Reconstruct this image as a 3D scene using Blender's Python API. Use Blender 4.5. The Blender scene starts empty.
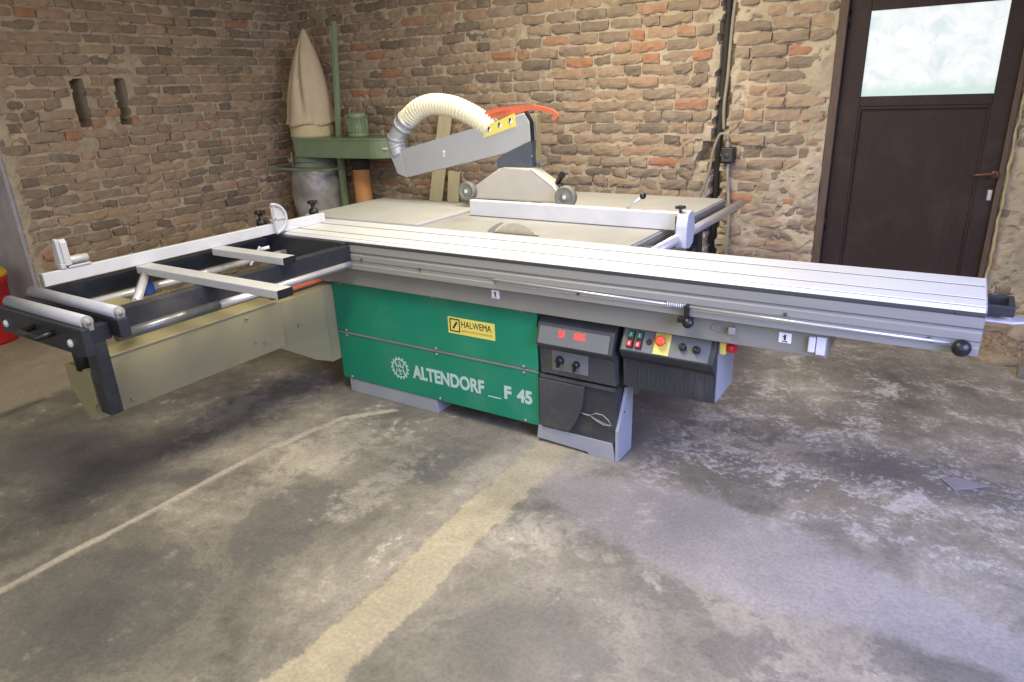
import bpy, bmesh, math, random
import numpy as np
from mathutils import Vector, Matrix
random.seed(7)
rng = np.random.default_rng(11)
scene = bpy.context.scene
COL = scene.collection
PI = math.pi

# ------------------------------------------------------------------ materials
def lin(c):
    return tuple(((x/255)/12.92 if x/255 <= .04045 else ((x/255+.055)/1.055)**2.4) for x in c)

def new_mat(name):
    m = bpy.data.materials.new(name); m.use_nodes = True
    nt = m.node_tree
    return m, nt, nt.nodes['Principled BSDF']

def N(nt, t, **k):
    n = nt.nodes.new(t)
    for a, b in k.items():
        if a in n.inputs: n.inputs[a].default_value = b
        else: setattr(n, a, b)
    return n

def ramp(nt, fac, stops, interp='LINEAR'):
    r = nt.nodes.new('ShaderNodeValToRGB')
    r.color_ramp.interpolation = interp
    el = r.color_ramp.elements
    while len(el) < len(stops): el.new(.5)
    for e, (p, c) in zip(el, stops):
        e.position = p; e.color = (*c, 1) if len(c) == 3 else c
    nt.links.new(fac, r.inputs[0])
    return r.outputs[0]

def mixc(nt, fac, a, b, blend='MIX'):
    n = nt.nodes.new('ShaderNodeMix'); n.data_type = 'RGBA'; n.blend_type = blend
    for s, v in ((0, fac), (6, a), (7, b)):
        if isinstance(v, (int, float)): n.inputs[s].default_value = v
        elif isinstance(v, tuple): n.inputs[s].default_value = (*v, 1)
        else: nt.links.new(v, n.inputs[s])
    return n.outputs[2]

def math_n(nt, op, a, b=None, clamp=False):
    n = nt.nodes.new('ShaderNodeMath'); n.operation = op; n.use_clamp = clamp
    for i, v in ((0, a), (1, b)):
        if v is None: continue
        if isinstance(v, (int, float)): n.inputs[i].default_value = v
        else: nt.links.new(v, n.inputs[i])
    return n.outputs[0]

def smooth(nt, v, lo, hi):
    n = nt.nodes.new('ShaderNodeMapRange'); n.interpolation_type = 'SMOOTHSTEP'
    nt.links.new(v, n.inputs[0]); n.inputs[1].default_value = lo; n.inputs[2].default_value = hi
    return n.outputs[0]

def noise(nt, co, scale, detail=4, rough=.55, dist=0.):
    n = N(nt, 'ShaderNodeTexNoise', Scale=scale, Detail=detail, Roughness=rough, Distortion=dist)
    nt.links.new(co, n.inputs['Vector'])
    return n.outputs['Fac']

def bump(nt, bs, h, strength=.3, dist=.01):
    b = N(nt, 'ShaderNodeBump', Strength=strength, Distance=dist)
    nt.links.new(h, b.inputs['Height']); nt.links.new(b.outputs[0], bs.inputs['Normal'])

def mat(name, rgb, rough=.5, metal=0., var=.12, scale=9., bmp=0., spec=.5, dust=0., dustrgb=(190,180,158), stretch=None):
    m, nt, bs = new_mat(name)
    tc = nt.nodes.new('ShaderNodeTexCoord')
    co = tc.outputs['Object']
    if stretch:
        mp = N(nt, 'ShaderNodeMapping'); mp.inputs['Scale'].default_value = stretch
        nt.links.new(co, mp.inputs['Vector']); co = mp.outputs[0]
    f = noise(nt, co, scale, 6, .6)
    c = lin(rgb)
    col = ramp(nt, f, [(.3, tuple(x*(1-var) for x in c)), (.7, tuple(min(1, x*(1+var)) for x in c))])
    if dust:
        d = smooth(nt, noise(nt, tc.outputs['Object'], 3.2, 8, .65), .48, .75)
        col = mixc(nt, math_n(nt, 'MULTIPLY', d, dust), col, lin(dustrgb))
    nt.links.new(col, bs.inputs['Base Color'])
    rr = nt.nodes.new('ShaderNodeMapRange'); nt.links.new(f, rr.inputs[0])
    rr.inputs[3].default_value = max(0.02, rough-.08); rr.inputs[4].default_value = min(1, rough+.08)
    nt.links.new(rr.outputs[0], bs.inputs['Roughness'])
    bs.inputs['Metallic'].default_value = metal
    bs.inputs['Specular IOR Level'].default_value = spec
    if bmp: bump(nt, bs, noise(nt, co, scale*6, 4), bmp, .004)
    return m

def emit(name, rgb, s):
    m, nt, bs = new_mat(name)
    bs.inputs['Base Color'].default_value = (*lin(rgb), 1)
    bs.inputs['Emission Color'].default_value = (*lin(rgb), 1); bs.inputs['Emission Strength'].default_value = s
    return m

M = {}
M['alu'] = mat('anodised aluminium', (208,209,208), .45, .12, .05, 14, stretch=(.3,6,6))
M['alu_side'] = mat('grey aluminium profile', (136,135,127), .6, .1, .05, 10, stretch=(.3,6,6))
M['alu_white'] = mat('pale aluminium box section', (200,201,202), .42, .15, .05, 10)
M['groove'] = mat('dark groove', (84,82,76), .95, 0, spec=.05)
M['edgereflect'] = mat('painted dark edge reflection', (82,82,78), .6, .1)  # dark tone stands in for the reflection on the table's bullnose
M['roller'] = mat('grey roller', (168,168,176), .5, .1, .06, 20)
M['bar'] = mat('light grey box section', (184,184,184), .45, .15, .05, 10)
M['iron'] = mat('machined cast iron table', (160,158,152), .45, .2, .1, 5, dust=.3)
M['slab'] = mat('grey table plate', (172,171,166), .5, .1, .06, 5, dust=.15)
M['chrome'] = mat('bright steel tube', (212,212,212), .3, .55, .04)
M['greytube'] = mat('dull grey tube', (120,122,120), .35, .6, .08)
M['black'] = mat('black paint', (40,42,46), .45, 0, .15, 12, dust=.12)
M['rubber'] = mat('black plastic', (26,26,27), .4, 0, .1)
M['char'] = mat('charcoal panel', (58,59,59), .55, 0, .08, 10, dust=.1)
M['char2'] = mat('dark charcoal panel', (44,45,46), .6, 0, .1, 10, dust=.12)
M['faceplate'] = mat('grey control plate', (112,114,112), .45, .2, .05)
M['green'] = mat('green enamel', (20,124,92), .42, 0, .06, 4, dust=.06)
M['beige'] = mat('olive beige enamel', (144,135,100), .5, 0, .08, 4)
M['beamgrey'] = mat('warm grey paint', (128,126,115), .5, .1, .06, 6)
M['footgrey'] = mat('blue grey paint', (146,148,150), .5, .05, .06, 6, dust=.2)
M['inner'] = mat('dark machine interior', (52,50,46), .8)
M['yellow'] = mat('yellow label', (218,204,100), .5, 0, .05)
M['ylettering'] = mat('ochre print', (186,160,48), .6)
M['white'] = mat('white label', (226,226,222), .5, 0, .03)
M['lettering'] = mat('pale grey lettering', (176,196,184), .5, 0, .03)
M['blackprint'] = mat('black print', (28,26,20), .6)
M['red'] = mat('red plastic', (196,34,40), .4)
M['estop'] = mat('orange red plastic', (226,76,40), .4)
M['orange'] = mat('orange plastic', (198,102,72), .45, 0, .06)
M['greenbtn'] = mat('green button', (52,120,92), .45)
M['hose'] = mat('cream ribbed hose', (216,210,182), .55, 0, .04, 6)
M['guardgrey'] = mat('light grey sheet metal', (176,178,178), .45, .25, .04, 5)
M['hood'] = mat('dusty clear hood', (188,183,170), .45, .05, .06, 6, dust=.4)
M['bracket'] = mat('slate grey bracket', (88,94,104), .5, .3)
M['wheel'] = mat('grey rubber wheel', (118,118,108), .6)
M['steel'] = mat('saw blade steel', (176,170,152), .35, .5, .1, 30)
M['sage'] = mat('sage green paint', (130,147,116), .5, 0, .08, 6)
M['canvas'] = mat('beige canvas', (204,186,154), .9, 0, .08, 7, bmp=.1)
M['canvas2'] = mat('pale canvas collar', (206,190,150), .9, 0, .06, 7)
M['terra'] = mat('terracotta pipe', (194,138,86), .6, 0, .06)
M['plank'] = mat('pale bare wood', (206,196,154), .7, 0, .08, 5, stretch=(8,8,1))
M['cable'] = mat('grey cable', (150,140,122), .6)
M['blue'] = mat('blue clamp', (54,84,150), .5)
M['redcrate'] = mat('red bucket', (176,30,34), .45)
M['yellowlid'] = mat('yellow lid', (214,170,40), .5, 0, .12, 20)
M['doorwood'] = mat('dark brown door paint', (54,40,36), .62, 0, .15, 8, spec=.3, stretch=(8,8,1), dust=.04)
M['jamb'] = mat('weathered door frame', (92,74,62), .7, 0, .25, 10, stretch=(6,6,1))
M['brass'] = mat('old bronze', (112,80,62), .45, .4)
M['foam'] = mat('yellow foam', (178,164,120), .9, 0, .2, 40, bmp=.3)
M['rubble'] = mat('crumbled mortar', (150,132,104), .95, 0, .3, 30)
M['stone'] = mat('grey concrete block', (122,114,100), .9, 0, .15, 20)
M['floor_patch'] = mat('grey violet patch', (132,127,127), .6)
M['led'] = emit('red led', (255,52,34), .75)
# translucent dust bag
m, nt, bs = new_mat('cloudy plastic bag'); M['bagplastic'] = m
tc = N(nt, 'ShaderNodeTexCoord'); f = noise(nt, tc.outputs['Object'], 6, 5)
nt.links.new(ramp(nt, f, [(.35, lin((150,146,136))), (.7, lin((196,194,190)))]), bs.inputs['Base Color'])
bs.inputs['Roughness'].default_value = .28; bs.inputs['Alpha'].default_value = .86
bump(nt, bs, noise(nt, tc.outputs['Object'], 7, 3), .6, .03)
# frosted, daylit pane
m, nt, bs = new_mat('frosted lit pane'); M['pane'] = m
tc = N(nt, 'ShaderNodeTexCoord'); co = tc.outputs['Object']
f = noise(nt, co, 9, 7, .65, .6)
c = ramp(nt, f, [(.32, lin((212,226,228))), (.5, lin((240,244,244))), (.62, lin((250,252,252)))])
sx = N(nt, 'ShaderNodeSeparateXYZ'); nt.links.new(co, sx.inputs[0])
low = smooth(nt, math_n(nt, 'ADD', sx.outputs['Z'], math_n(nt, 'MULTIPLY', noise(nt, co, 14, 6, .7), .14)), 1.60, 1.52)
c = mixc(nt, math_n(nt, 'MULTIPLY', low, .7), c, lin((186,220,208)))
bs.inputs['Base Color'].default_value = (.12,.13,.13,1); nt.links.new(c, bs.inputs['Emission Color'])
bs.inputs['Emission Strength'].default_value = .66; bs.inputs['Roughness'].default_value = .3
# bricks and mortar
def brick_mat(name, stops, dirt):
    m, nt, bs = new_mat(name)
    at = N(nt, 'ShaderNodeAttribute', attribute_name='tone')
    tc = N(nt, 'ShaderNodeTexCoord'); co = tc.outputs['Object']
    base = ramp(nt, at.outputs['Fac'], [(p, lin(c)) for p, c in stops])
    f = noise(nt, co, 22, 7, .7)
    base = mixc(nt, .4, base, ramp(nt, f, [(.25, (.28,.27,.26)), (.5, (.5,.5,.5)), (.8, (.82,.8,.78))]), 'OVERLAY')
    d = smooth(nt, noise(nt, co, 4.5, 8, .7), .5, .66)
    base = mixc(nt, math_n(nt, 'MULTIPLY', d, dirt), base, lin((172,156,134)))
    nt.links.new(base, bs.inputs['Base Color']); bs.inputs['Roughness'].default_value = .95
    bs.inputs['Specular IOR Level'].default_value = .15
    bump(nt, bs, noise(nt, co, 60, 6, .7), .6, .008)
    return m
M['brick'] = brick_mat('old bricks', [(0,(120,107,92)),(.15,(138,123,104)),(.4,(152,133,110)),(.62,(160,138,113)),(.84,(170,147,120)),(.9,(168,134,106)),(1,(172,124,94))], .5)
def mortar_mat(name, a, b):
    m, nt, bs = new_mat(name)
    tc = N(nt, 'ShaderNodeTexCoord'); co = tc.outputs['Object']
    f = noise(nt, co, 5, 9, .7)
    nt.links.new(ramp(nt, f, [(.3, lin(a)), (.68, lin(b))]), bs.inputs['Base Color'])
    bs.inputs['Roughness'].default_value = .97; bs.inputs['Specular IOR Level'].default_value = .1
    bump(nt, bs, noise(nt, co, 45, 8, .75), .8, .012)
    return m
M['mortar'] = mortar_mat('rough lime mortar', (160,146,122), (204,188,160))
M['plaster'] = mortar_mat('grey plaster', (150,146,148), (186,180,180))
M['ceil'] = mortar_mat('ceiling plaster', (120,112,100), (140,132,120))

# ------------------------------------------------------------------ mesh builder
class MB:
    def __init__(s): s.bm = bmesh.new()
    def box(s, x0, x1, y0, y1, z0, z1, bev=0., mtx=None):
        vs = [s.bm.verts.new((x, y, z)) for x in (x0, x1) for y in (y0, y1) for z in (z0, z1)]
        fs = [(0,1,3,2),(4,6,7,5),(0,4,5,1),(2,3,7,6),(0,2,6,4),(1,5,7,3)]
        nf = [s.bm.faces.new([vs[i] for i in f]) for f in fs]
        if bev:
            es = list({e for f in nf for e in f.edges})
            r = bmesh.ops.bevel(s.bm, geom=es, offset=bev, segments=2, profile=.5, affect='EDGES')
            vs = list({v for f in r['faces'] for v in f.verts} | {v for v in vs if v.is_valid})
        if mtx is not None: bmesh.ops.transform(s.bm, matrix=mtx, verts=[v for v in vs if v.is_valid])
        return s
    def prism(s, prof, a, b, axis='x', bev=0.):
        # prof: 2-D polygon; axis x: (y,z), y: (x,z), z: (x,y)
        def P(u, v, t): return {'x': (t, u, v), 'y': (u, t, v), 'z': (u, v, t)}[axis]
        A = [s.bm.verts.new(P(u, v, a)) for u, v in prof]; B = [s.bm.verts.new(P(u, v, b)) for u, v in prof]
        n = len(prof); fs = [s.bm.faces.new(A[::-1]), s.bm.faces.new(B)]
        for i in range(n): fs.append(s.bm.faces.new((A[i], A[(i+1) % n], B[(i+1) % n], B[i])))
        if bev: bmesh.ops.bevel(s.bm, geom=list({e for f in fs for e in f.edges}), offset=bev, segments=2, profile=.5, affect='EDGES')
        return s
    def tube(s, pts, r, seg=14, cap=True):
        pts = [Vector(p) for p in pts]; rs = r if isinstance(r, (list, tuple)) else [r]*len(pts)
        rings = []; up = None
        for i, p in enumerate(pts):
            d = (pts[min(i+1, len(pts)-1)] - pts[max(i-1, 0)]).normalized()
            if up is None:
                up = Vector((0, 0, 1)) if abs(d.z) < .9 else Vector((1, 0, 0))
            sd = d.cross(up)
            if sd.length < 1e-5: sd = d.orthogonal()
            sd.normalize(); up = sd.cross(d).normalized()
            rings.append([s.bm.verts.new(p + rs[i]*(math.cos(2*PI*k/seg)*sd + math.sin(2*PI*k/seg)*up)) for k in range(seg)])
        for a, b in zip(rings, rings[1:]):
            for k in range(seg):
                f = s.bm.faces.new((a[k], a[(k+1) % seg], b[(k+1) % seg], b[k])); f.smooth = True
        if cap: s.bm.faces.new(rings[0][::-1]); s.bm.faces.new(rings[-1])
        return s
    def cyl(s, a, b, r, seg=20): return s.tube([a, b], r, seg)
    def lathe(s, prof, c, seg=24, axis='z'):
        def P(r, h, k):
            a = 2*PI*k/seg; x, y = r*math.cos(a), r*math.sin(a)
            q = {'z': (x, y, h), 'y': (x, h, y), 'x': (h, x, y)}[axis]
            return (q[0]+c[0], q[1]+c[1], q[2]+c[2])
        rings = [[s.bm.verts.new(P(max(r, 1e-4), h, k)) for k in range(seg)] for r, h in prof]
        for a, b in zip(rings, rings[1:]):
            for k in range(seg):
                f = s.bm.faces.new((a[k], a[(k+1) % seg], b[(k+1) % seg], b[k])); f.smooth = True
        s.bm.faces.new(rings[0][::-1]); s.bm.faces.new(rings[-1])
        return s
    def sphere(s, c, r, seg=16):
        return s.lathe([(r*math.sin(PI*i/10), -r*math.cos(PI*i/10)) for i in range(11)], c, seg)
    def build(s, name, m, parent=None, label=None, smooth_angle=None):
        bmesh.ops.recalc_face_normals(s.bm, faces=s.bm.faces)
        me = bpy.data.meshes.new(name); s.bm.to_mesh(me); s.bm.free()
        return link(name, me, m, parent, label)

    def parts(s, name, m, parent=None, label=None):
        """each separate piece becomes an object of its own (pieces closer than 3 mm stay together)"""
        bm = s.bm; bm.verts.ensure_lookup_table(); seen = {}; isl = []
        for v in bm.verts:
            if v in seen: continue
            st_ = [v]; seen[v] = len(isl); cur = []
            while st_:
                q = st_.pop(); cur.append(q)
                for e in q.link_edges:
                    w_ = e.other_vert(q)
                    if w_ not in seen: seen[w_] = len(isl); st_.append(w_)
            isl.append(cur)
        bb = [(np.min([v.co[:] for v in c], 0)-.0015, np.max([v.co[:] for v in c], 0)+.0015) for c in isl]
        par = list(range(len(isl)))
        def root(i):
            while par[i] != i: i = par[i]
            return i
        for i in range(len(isl)):
            for j in range(i):
                if (bb[i][0] <= bb[j][1]).all() and (bb[j][0] <= bb[i][1]).all(): par[root(i)] = root(j)
        out = []
        bmesh.ops.recalc_face_normals(bm, faces=bm.faces)
        for g in sorted({root(i) for i in range(len(isl))}):
            keep = {v for i in range(len(isl)) if root(i) == g for v in isl[i]}
            b2 = bmesh.new(); mp = {v: b2.verts.new(v.co) for v in bm.verts if v in keep}
            for f in bm.faces:
                if f.verts[0] in keep:
                    nf = b2.faces.new([mp[v] for v in f.verts]); nf.smooth = f.smooth
            me = bpy.data.meshes.new(name); b2.to_mesh(me); b2.free(); out.append(link(name, me, m, parent, label))
        bm.free(); return out

def origin(p):
    v = Vector((0, 0, 0))
    while p is not None: v += p.location; p = p.parent
    return v
def link(name, me, m, parent=None, label=None):
    for q in (m if isinstance(m, list) else [m]): me.materials.append(q)
    o = bpy.data.objects.new(name, me); COL.objects.link(o)
    if parent is not None:
        me.transform(Matrix.Translation(-origin(parent))); o.parent = parent
    if label: o['label'] = label
    return o
def thing(name, label, cat, loc, group=None):
    o = bpy.data.objects.new(name, None); COL.objects.link(o); o.location = loc; o.empty_display_size = .1
    o['label'] = label; o['category'] = cat
    if group: o['group'] = group
    return o
def tag(o, label, cat, group=None):
    o['label'] = label; o['category'] = cat
    if group: o['group'] = group
    return o
def struct(o): o['kind'] = 'structure'; return o

def text_mesh(txt, size, mtx, name, m, parent, thick=.0012, bold=.0, sx=1., spacing=1., align='LEFT', label=None):
    cu = bpy.data.curves.new('txt', 'FONT'); cu.body = txt; cu.size = size; cu.extrude = thick; cu.offset = bold
    cu.space_character = spacing; cu.align_x = align; cu.resolution_u = 4
    ob = bpy.data.objects.new('txt', cu); COL.objects.link(ob)
    dg = bpy.context.evaluated_depsgraph_get()
    me = bpy.data.meshes.new_from_object(ob.evaluated_get(dg)); me.name = name
    bpy.data.objects.remove(ob); bpy.data.curves.remove(cu); me.materials.clear()
    me.transform(mtx @ Matrix.Diagonal((sx, 1, 1, 1)))
    return link(name, me, m, parent, label)
def face_mtx(x, y, z, tilt=0.):
    # text plane standing up, facing -y; tilt leans the top backwards
    return Matrix.Translation((x, y, z)) @ Matrix.Rotation(PI/2 - tilt, 4, 'X')

# value noise for masks and wall relief
def vnoise(x, y, scale, seed=0, octv=4):
    out = np.zeros(np.broadcast(x, y).shape); amp = 1.; tot = 0.
    r = np.random.default_rng(seed); T = r.random((256, 256))
    for o in range(octv):
        u = x*scale + 17.3*o; v = y*scale + 5.7*o
        iu = np.floor(u).astype(int); iv = np.floor(v).astype(int); fu = u-iu; fv = v-iv
        fu = fu*fu*(3-2*fu); fv = fv*fv*(3-2*fv)
        g = lambda a, b: T[a % 256, b % 256]
        n = (g(iu, iv)*(1-fu)+g(iu+1, iv)*fu)*(1-fv) + (g(iu, iv+1)*(1-fu)+g(iu+1, iv+1)*fu)*fv
        out += amp*n; tot += amp; amp *= .55; scale *= 2
    return out/tot

# ------------------------------------------------------------------ room
CEIL = 2.75
def mesh_np(name, V, F, mats, midx=None, attrs=None, smoothf=False):
    me = bpy.data.meshes.new(name); me.from_pydata(V, [], F)
    for m_ in mats: me.materials.append(m_)
    if midx is not None: me.polygons.foreach_set('material_index', midx)
    if smoothf: me.polygons.foreach_set('use_smooth', [True]*len(me.polygons))
    for k, v in (attrs or {}).items():
        a = me.attributes.new(k, 'FLOAT', 'POINT'); a.data.foreach_set('value', np.asarray(v, dtype=np.float32))
    o = bpy.data.objects.new(name, me); COL.objects.link(o)
    return o

def brick_wall(name, O, U, Nn, u0, u1, z0, z1, hole, patch, course, seed, orange=.05, thick=.35, hd_=.13):
    """O origin, U along the wall, Nn into the room. hole(u,z)->0..1 depth mask, patch(u,z)->relief of the mortar coat in m."""
    r = random.Random(seed)
    V, F, mi, tone = [], [], [], []
    O = np.array(O); U = np.array(U, float); Nn = np.array(Nn, float); Z = np.array((0, 0, 1.))
    st = .014
    us = np.arange(u0, u1+st, st); zs = np.arange(z0, z1+st, st); us[-1] = u1; zs[-1] = z1
    UU, ZZ = np.meshgrid(us, zs, indexing='ij')
    d = -.014 - .03*np.clip(vnoise(UU, ZZ, 24, seed+3, 2)-.62, 0, 1)*3 + .011*(vnoise(UU, ZZ, 16, seed, 4)-.5)*1.6 + .008*np.clip(vnoise(UU, ZZ, 2.6, seed+1, 3)-.58, 0, 1)*3 + patch(UU, ZZ)
    d = d - hole(UU, ZZ)*hd_
    P = O + UU[..., None]*U + ZZ[..., None]*Z + d[..., None]*Nn
    nu, nz = UU.shape
    V += [tuple(p) for p in P.reshape(-1, 3)]; tone += [.5]*len(V)
    idx = np.arange(nu*nz).reshape(nu, nz)
    q = np.stack([idx[:-1, :-1], idx[1:, :-1], idx[1:, 1:], idx[:-1, 1:]], -1).reshape(-1, 4)
    F += q.tolist(); mi += [1]*len(q)
    # thickness: sides and back
    b = len(V)
    for (uu, zz) in ((u0, z0), (u1, z0), (u1, z1), (u0, z1)):
        V.append(tuple(O+uu*U+zz*Z-.16*Nn)); V.append(tuple(O+uu*U+zz*Z-thick*Nn)); tone += [.5, .5]
    for k in range(4):
        a, c = b+2*k, b+2*((k+1) % 4); F.append([a, c, c+1, a+1]); mi.append(1)
    F.append([b+1, b+3, b+5, b+7]); mi.append(1)
    # bricks
    z = z0+.006; row = 0
    while z < z1-.03:
        h = course*r.uniform(.74, .84)
        u = u0 - r.uniform(0, .2); k = row
        while u < u1:
            k += 1
            L = r.uniform(.20, .24) if (k % 2 or r.random() < .25) else r.uniform(.1, .125)
            a, c = u, u+L; u = c + r.uniform(.008, .018)
            if a < u0+.004: a = u0+.004
            if c > u1-.004: c = u1-.004
            if c-a < .04: continue
            cu, cz = (a+c)/2, z+h/2
            hs = [float(hole(np.array(p), np.array(s_))) for p in np.linspace(a-.005, c+.005, 6) for s_ in (z+.01, z+h-.01)]
            if max(hs) > .5:
                # trim the brick against the opening
                ok = [p for p in np.linspace(a, c, 16) if max(float(hole(np.array(p), np.array(s_))) for s_ in (z+.01, z+h-.01)) < .5]
                if len(ok) < 4: continue
                L1 = [p for p in ok if p < cu]; L2 = [p for p in ok if p >= cu]
                seg = L1 if len(L1) >= len(L2) else L2
                if len(seg) < 3: continue
                a, c = min(seg), max(seg)
            nx = max(3, int((c-a)/.045)+2); nzb = 4
            off = r.gauss(.001, .005); tilt = r.gauss(0, .012); tz = r.gauss(0, .02); sk = r.gauss(0, .004)
            t = r.random()
            t = .02+.86*t if r.random() > orange else r.uniform(.9, 1.)
            base = len(V); ph = r.random()*6
            for i in range(nx+2):
                for j in range(nzb+2):
                    ii = min(max(i-1, 0), nx-1); jj = min(max(j-1, 0), nzb-1)
                    fu, fz = ii/(nx-1), jj/(nzb-1)
                    edge = i in (0, nx+1) or j in (0, nzb+1)
                    rim = (ii in (0, nx-1)) or (jj in (0, nzb-1)); cor = (ii in (0, nx-1)) and (jj in (0, nzb-1))
                    uu = a+(c-a)*fu; zz = z+h*fz + sk*(fu-.5)*2
                    dd = off + tilt*(fu-.5)*(c-a)*3 + tz*(fz-.5)*h*2 + r.gauss(0, .0022)
                    if rim: dd -= r.uniform(.002, .009); uu += r.gauss(0, .0022); zz += r.gauss(0, .0022)
                    if cor: dd -= r.uniform(0, .012)
                    if edge: dd = -.05
                    p = O+uu*U+zz*Z+dd*Nn; V.append(tuple(p)); tone.append(t)
            w = nzb+2
            for i in range(nx+1):
                for j in range(nzb+1):
                    v0 = base+i*w+j; F.append([v0, v0+w, v0+w+1, v0+1]); mi.append(0)
        z += course*r.uniform(.97, 1.03); row += 1
    o = mesh_np(name, V, F, [M['brick'], M['mortar']], mi, {'tone': tone})
    return o

def sstep(x, a, b):
    t = np.clip((x-a)/(b-a), 0, 1); return t*t*(3-2*t)
DX0, DX1, DZ1 = 2.03, 2.985, 2.22
YW = 2.40
def hole_back(u, z):
    w = .012*np.sin(z*23)+.008*np.sin(z*61+1)
    ch = (u > 1.335+w - .02*(z < 1.25)) & (u < 1.415+w - .03*(z < 1.25)) & (z > .3)
    nick = (u > 1.24+.02*np.sin(z*40)) & (u < 1.36) & (z > 1.045) & (z < 1.175)
    return (ch | nick).astype(float)
def patch_back(u, z):
    n = vnoise(u, z, 3.2, 91, 4)
    m = sstep(u, 1.42, 1.6)*sstep(-u, -2.06, -2.0)*sstep(-z, -1.2, -.85)
    e = sstep(u, 1.86, 1.97)*sstep(-u, -2.06, -2.03)
    return .022*m*sstep(n, .40, .6) + .02*e*sstep(n, .3, .5) + .03*sstep(u, 2.96, 3.1)*sstep(n+.5*(z-.35), .3, .55)
def mkback(name, a, b, z0, z1, seed):
    return brick_wall(name, (0, YW, 0), (1, 0, 0), (0, -1, 0), a, b, z0, z1, hole_back, patch_back, .0765, seed)
wb = mkback('wall_back', -2.78, DX0, 0, CEIL, 21)
wb2 = mkback('wall_back.001', DX1, 4.6, 0, CEIL, 22)
wb3 = mkback('wall_back.002', DX0, DX1, DZ1, CEIL, 23)
for o in (wb, wb2, wb3): struct(o)
def hole_left(u, z):
    w = .003*np.sin(z*80)
    lean = -.03*(z-1.58)
    s1 = (u > .35+w-lean) & (u < .43+w-lean); s2 = (u > .66+w-lean) & (u < .735+w-lean)
    return ((s1 | s2) & (z > 1.425) & (z < 1.745)).astype(float)
def patch_left(u, z):
    n = vnoise(u, z, 3., 55, 4)
    return .02*sstep(-u, .06, .17)*sstep(n+.3*sstep(-u, .12, .2), .35, .6)
wl = brick_wall('wall_left', (-2.7, 0, 0), (0, 1, 0), (1, 0, 0), -.22, YW+.06, 0, CEIL, hole_left, patch_left, .0735, 33, orange=.03, thick=1., hd_=.85)
struct(wl)
# plastered end face of the left wall beside the opening
mb = MB(); mb.box(-3.75, -2.702, -.245, -.205, 0, CEIL, .006)
rv = struct(mb.build('trim_1', M['plaster']))
# wall continuing on the far side of the opening
mb = MB(); mb.box(-3.12, -2.7, -4.2, -2.3, 0, CEIL); struct(mb.build('wall_left.001', M['plaster']))
mb = MB(); mb.box(-3.3, 4.8, -1.6, YW+.35, CEIL, CEIL+.12); struct(mb.build('ceiling', M['ceil']))

# floor with stain masks (signed distances, thresholded with noise in the shader)
def polyline_d(X, Y, pts):
    d = np.full(X.shape, 9.)
    for (x0, y0), (x1, y1) in zip(pts, pts[1:]):
        vx, vy = x1-x0, y1-y0; t = np.clip(((X-x0)*vx+(Y-y0)*vy)/(vx*vx+vy*vy), 0, 1)
        d = np.minimum(d, np.hypot(X-x0-t*vx, Y-y0-t*vy))
    return d
def ell(X, Y, cx, cy, rx, ry, a=0):
    c, s = math.cos(a), math.sin(a); u = (X-cx)*c+(Y-cy)*s; v = -(X-cx)*s+(Y-cy)*c
    return (1-np.hypot(u/rx, v/ry))*min(rx, ry)
fs_ = .04
gx = np.arange(-4.4, 5.2, fs_); gy = np.arange(-4.2, YW+.1, fs_)
GX, GY = np.meshgrid(gx, gy, indexing='ij')
wob = .05*(vnoise(GX, GY, 2.2, 5, 3)-.5)
strip = .095-np.abs(GX-(1.395+wob+.04*sstep(-GY, .3, 1.6)))
line = -polyline_d(GX+wob, GY, [(.1, -3.5), (.2, -1.75), (.215, -1.1), (.22, -.6), (.28, -.2), (.45, .0)])
edge = -polyline_d(GX+wob*2, GY, [(-1.45, -3.), (-1.44, -1.08), (-1.49, -.6), (-1.5, .4)])
# smooth screed fan on the right, bounded by a curved edge
bx = np.array([1.55, 1.72, 2.09, 2.49, 2.82, 3.2, 4.5]); by = np.array([-.12, -.04, .03, -.05, -.18, -.25, -.5])
by2 = np.array([-.36, -.42, -.53, -.56, -.48, -.5, -.8])
top = np.interp(GX, bx, by); bot = np.interp(GX, bx, by2)
screed = np.minimum(np.minimum(top-GY, GY-bot), GX-1.5)
dark = np.full(GX.shape, -9.)
for e in [(2.2, -.62, .2, .09, -.2), (2.42, -.75, .16, .12, .4), (3.0, -.5, .28, .16, 0), (.05, -1.0, .14, .08, .6), (-.2, -.75, .3, .1, 1.3), (.75, -.95, .2, .3, .3),
          (.95, -.4, .3, .15, 1.2), (-.6, -1.1, .4, .2, .3), (2.75, .55, .5, .18, 0), (2.2, .25, .4, .12, 0), (1.75, .3, .3, .2, 0), (.55, -1.6, .4, .3, 0), (1.9, -1.05, .25, .2, 0), (2.75, -.95, .3, .2, 0)]:
    dark = np.maximum(dark, ell(GX, GY, *e))
dark = np.where(dark > 0, dark*1.8, dark)
pale = np.full(GX.shape, -9.)
for e in [(2.45, .8, .1, .035, -.7), (1.8, -.58, .18, .05, .1), (1.62, -.5, .16, .05, .3), (.9, -.55, .1, .25, .2), (.45, -.5, .16, .35, 0), (.75, -.25, .14, .06, 0), (-.35, -.35, .12, .3, .1),
          (1.9, 1.45, .025, .42, 0), (1.97, 1.4, .012, .4, 0), (2.05, 1.5, .02, .35, 0), (2.3, .55, .3, .1, .2), (2.0, .5, .2, .08, 0), (-.1, -.45, .08, .4, 0), (2.9, .35, .2, .06, 0)]:
    pale = np.maximum(pale, ell(GX, GY, *e))
warm = sstep(GX, -9, -8)*0 + sstep(-GX, -1.9, -.4)
nu, nv = GX.shape
GZ = .004*(vnoise(GX, GY, 1.2, 8, 3)-.5)*0
idx = np.arange(nu*nv).reshape(nu, nv)
q = np.stack([idx[:-1, :-1], idx[1:, :-1], idx[1:, 1:], idx[:-1, 1:]], -1).reshape(-1, 4).tolist()
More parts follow.
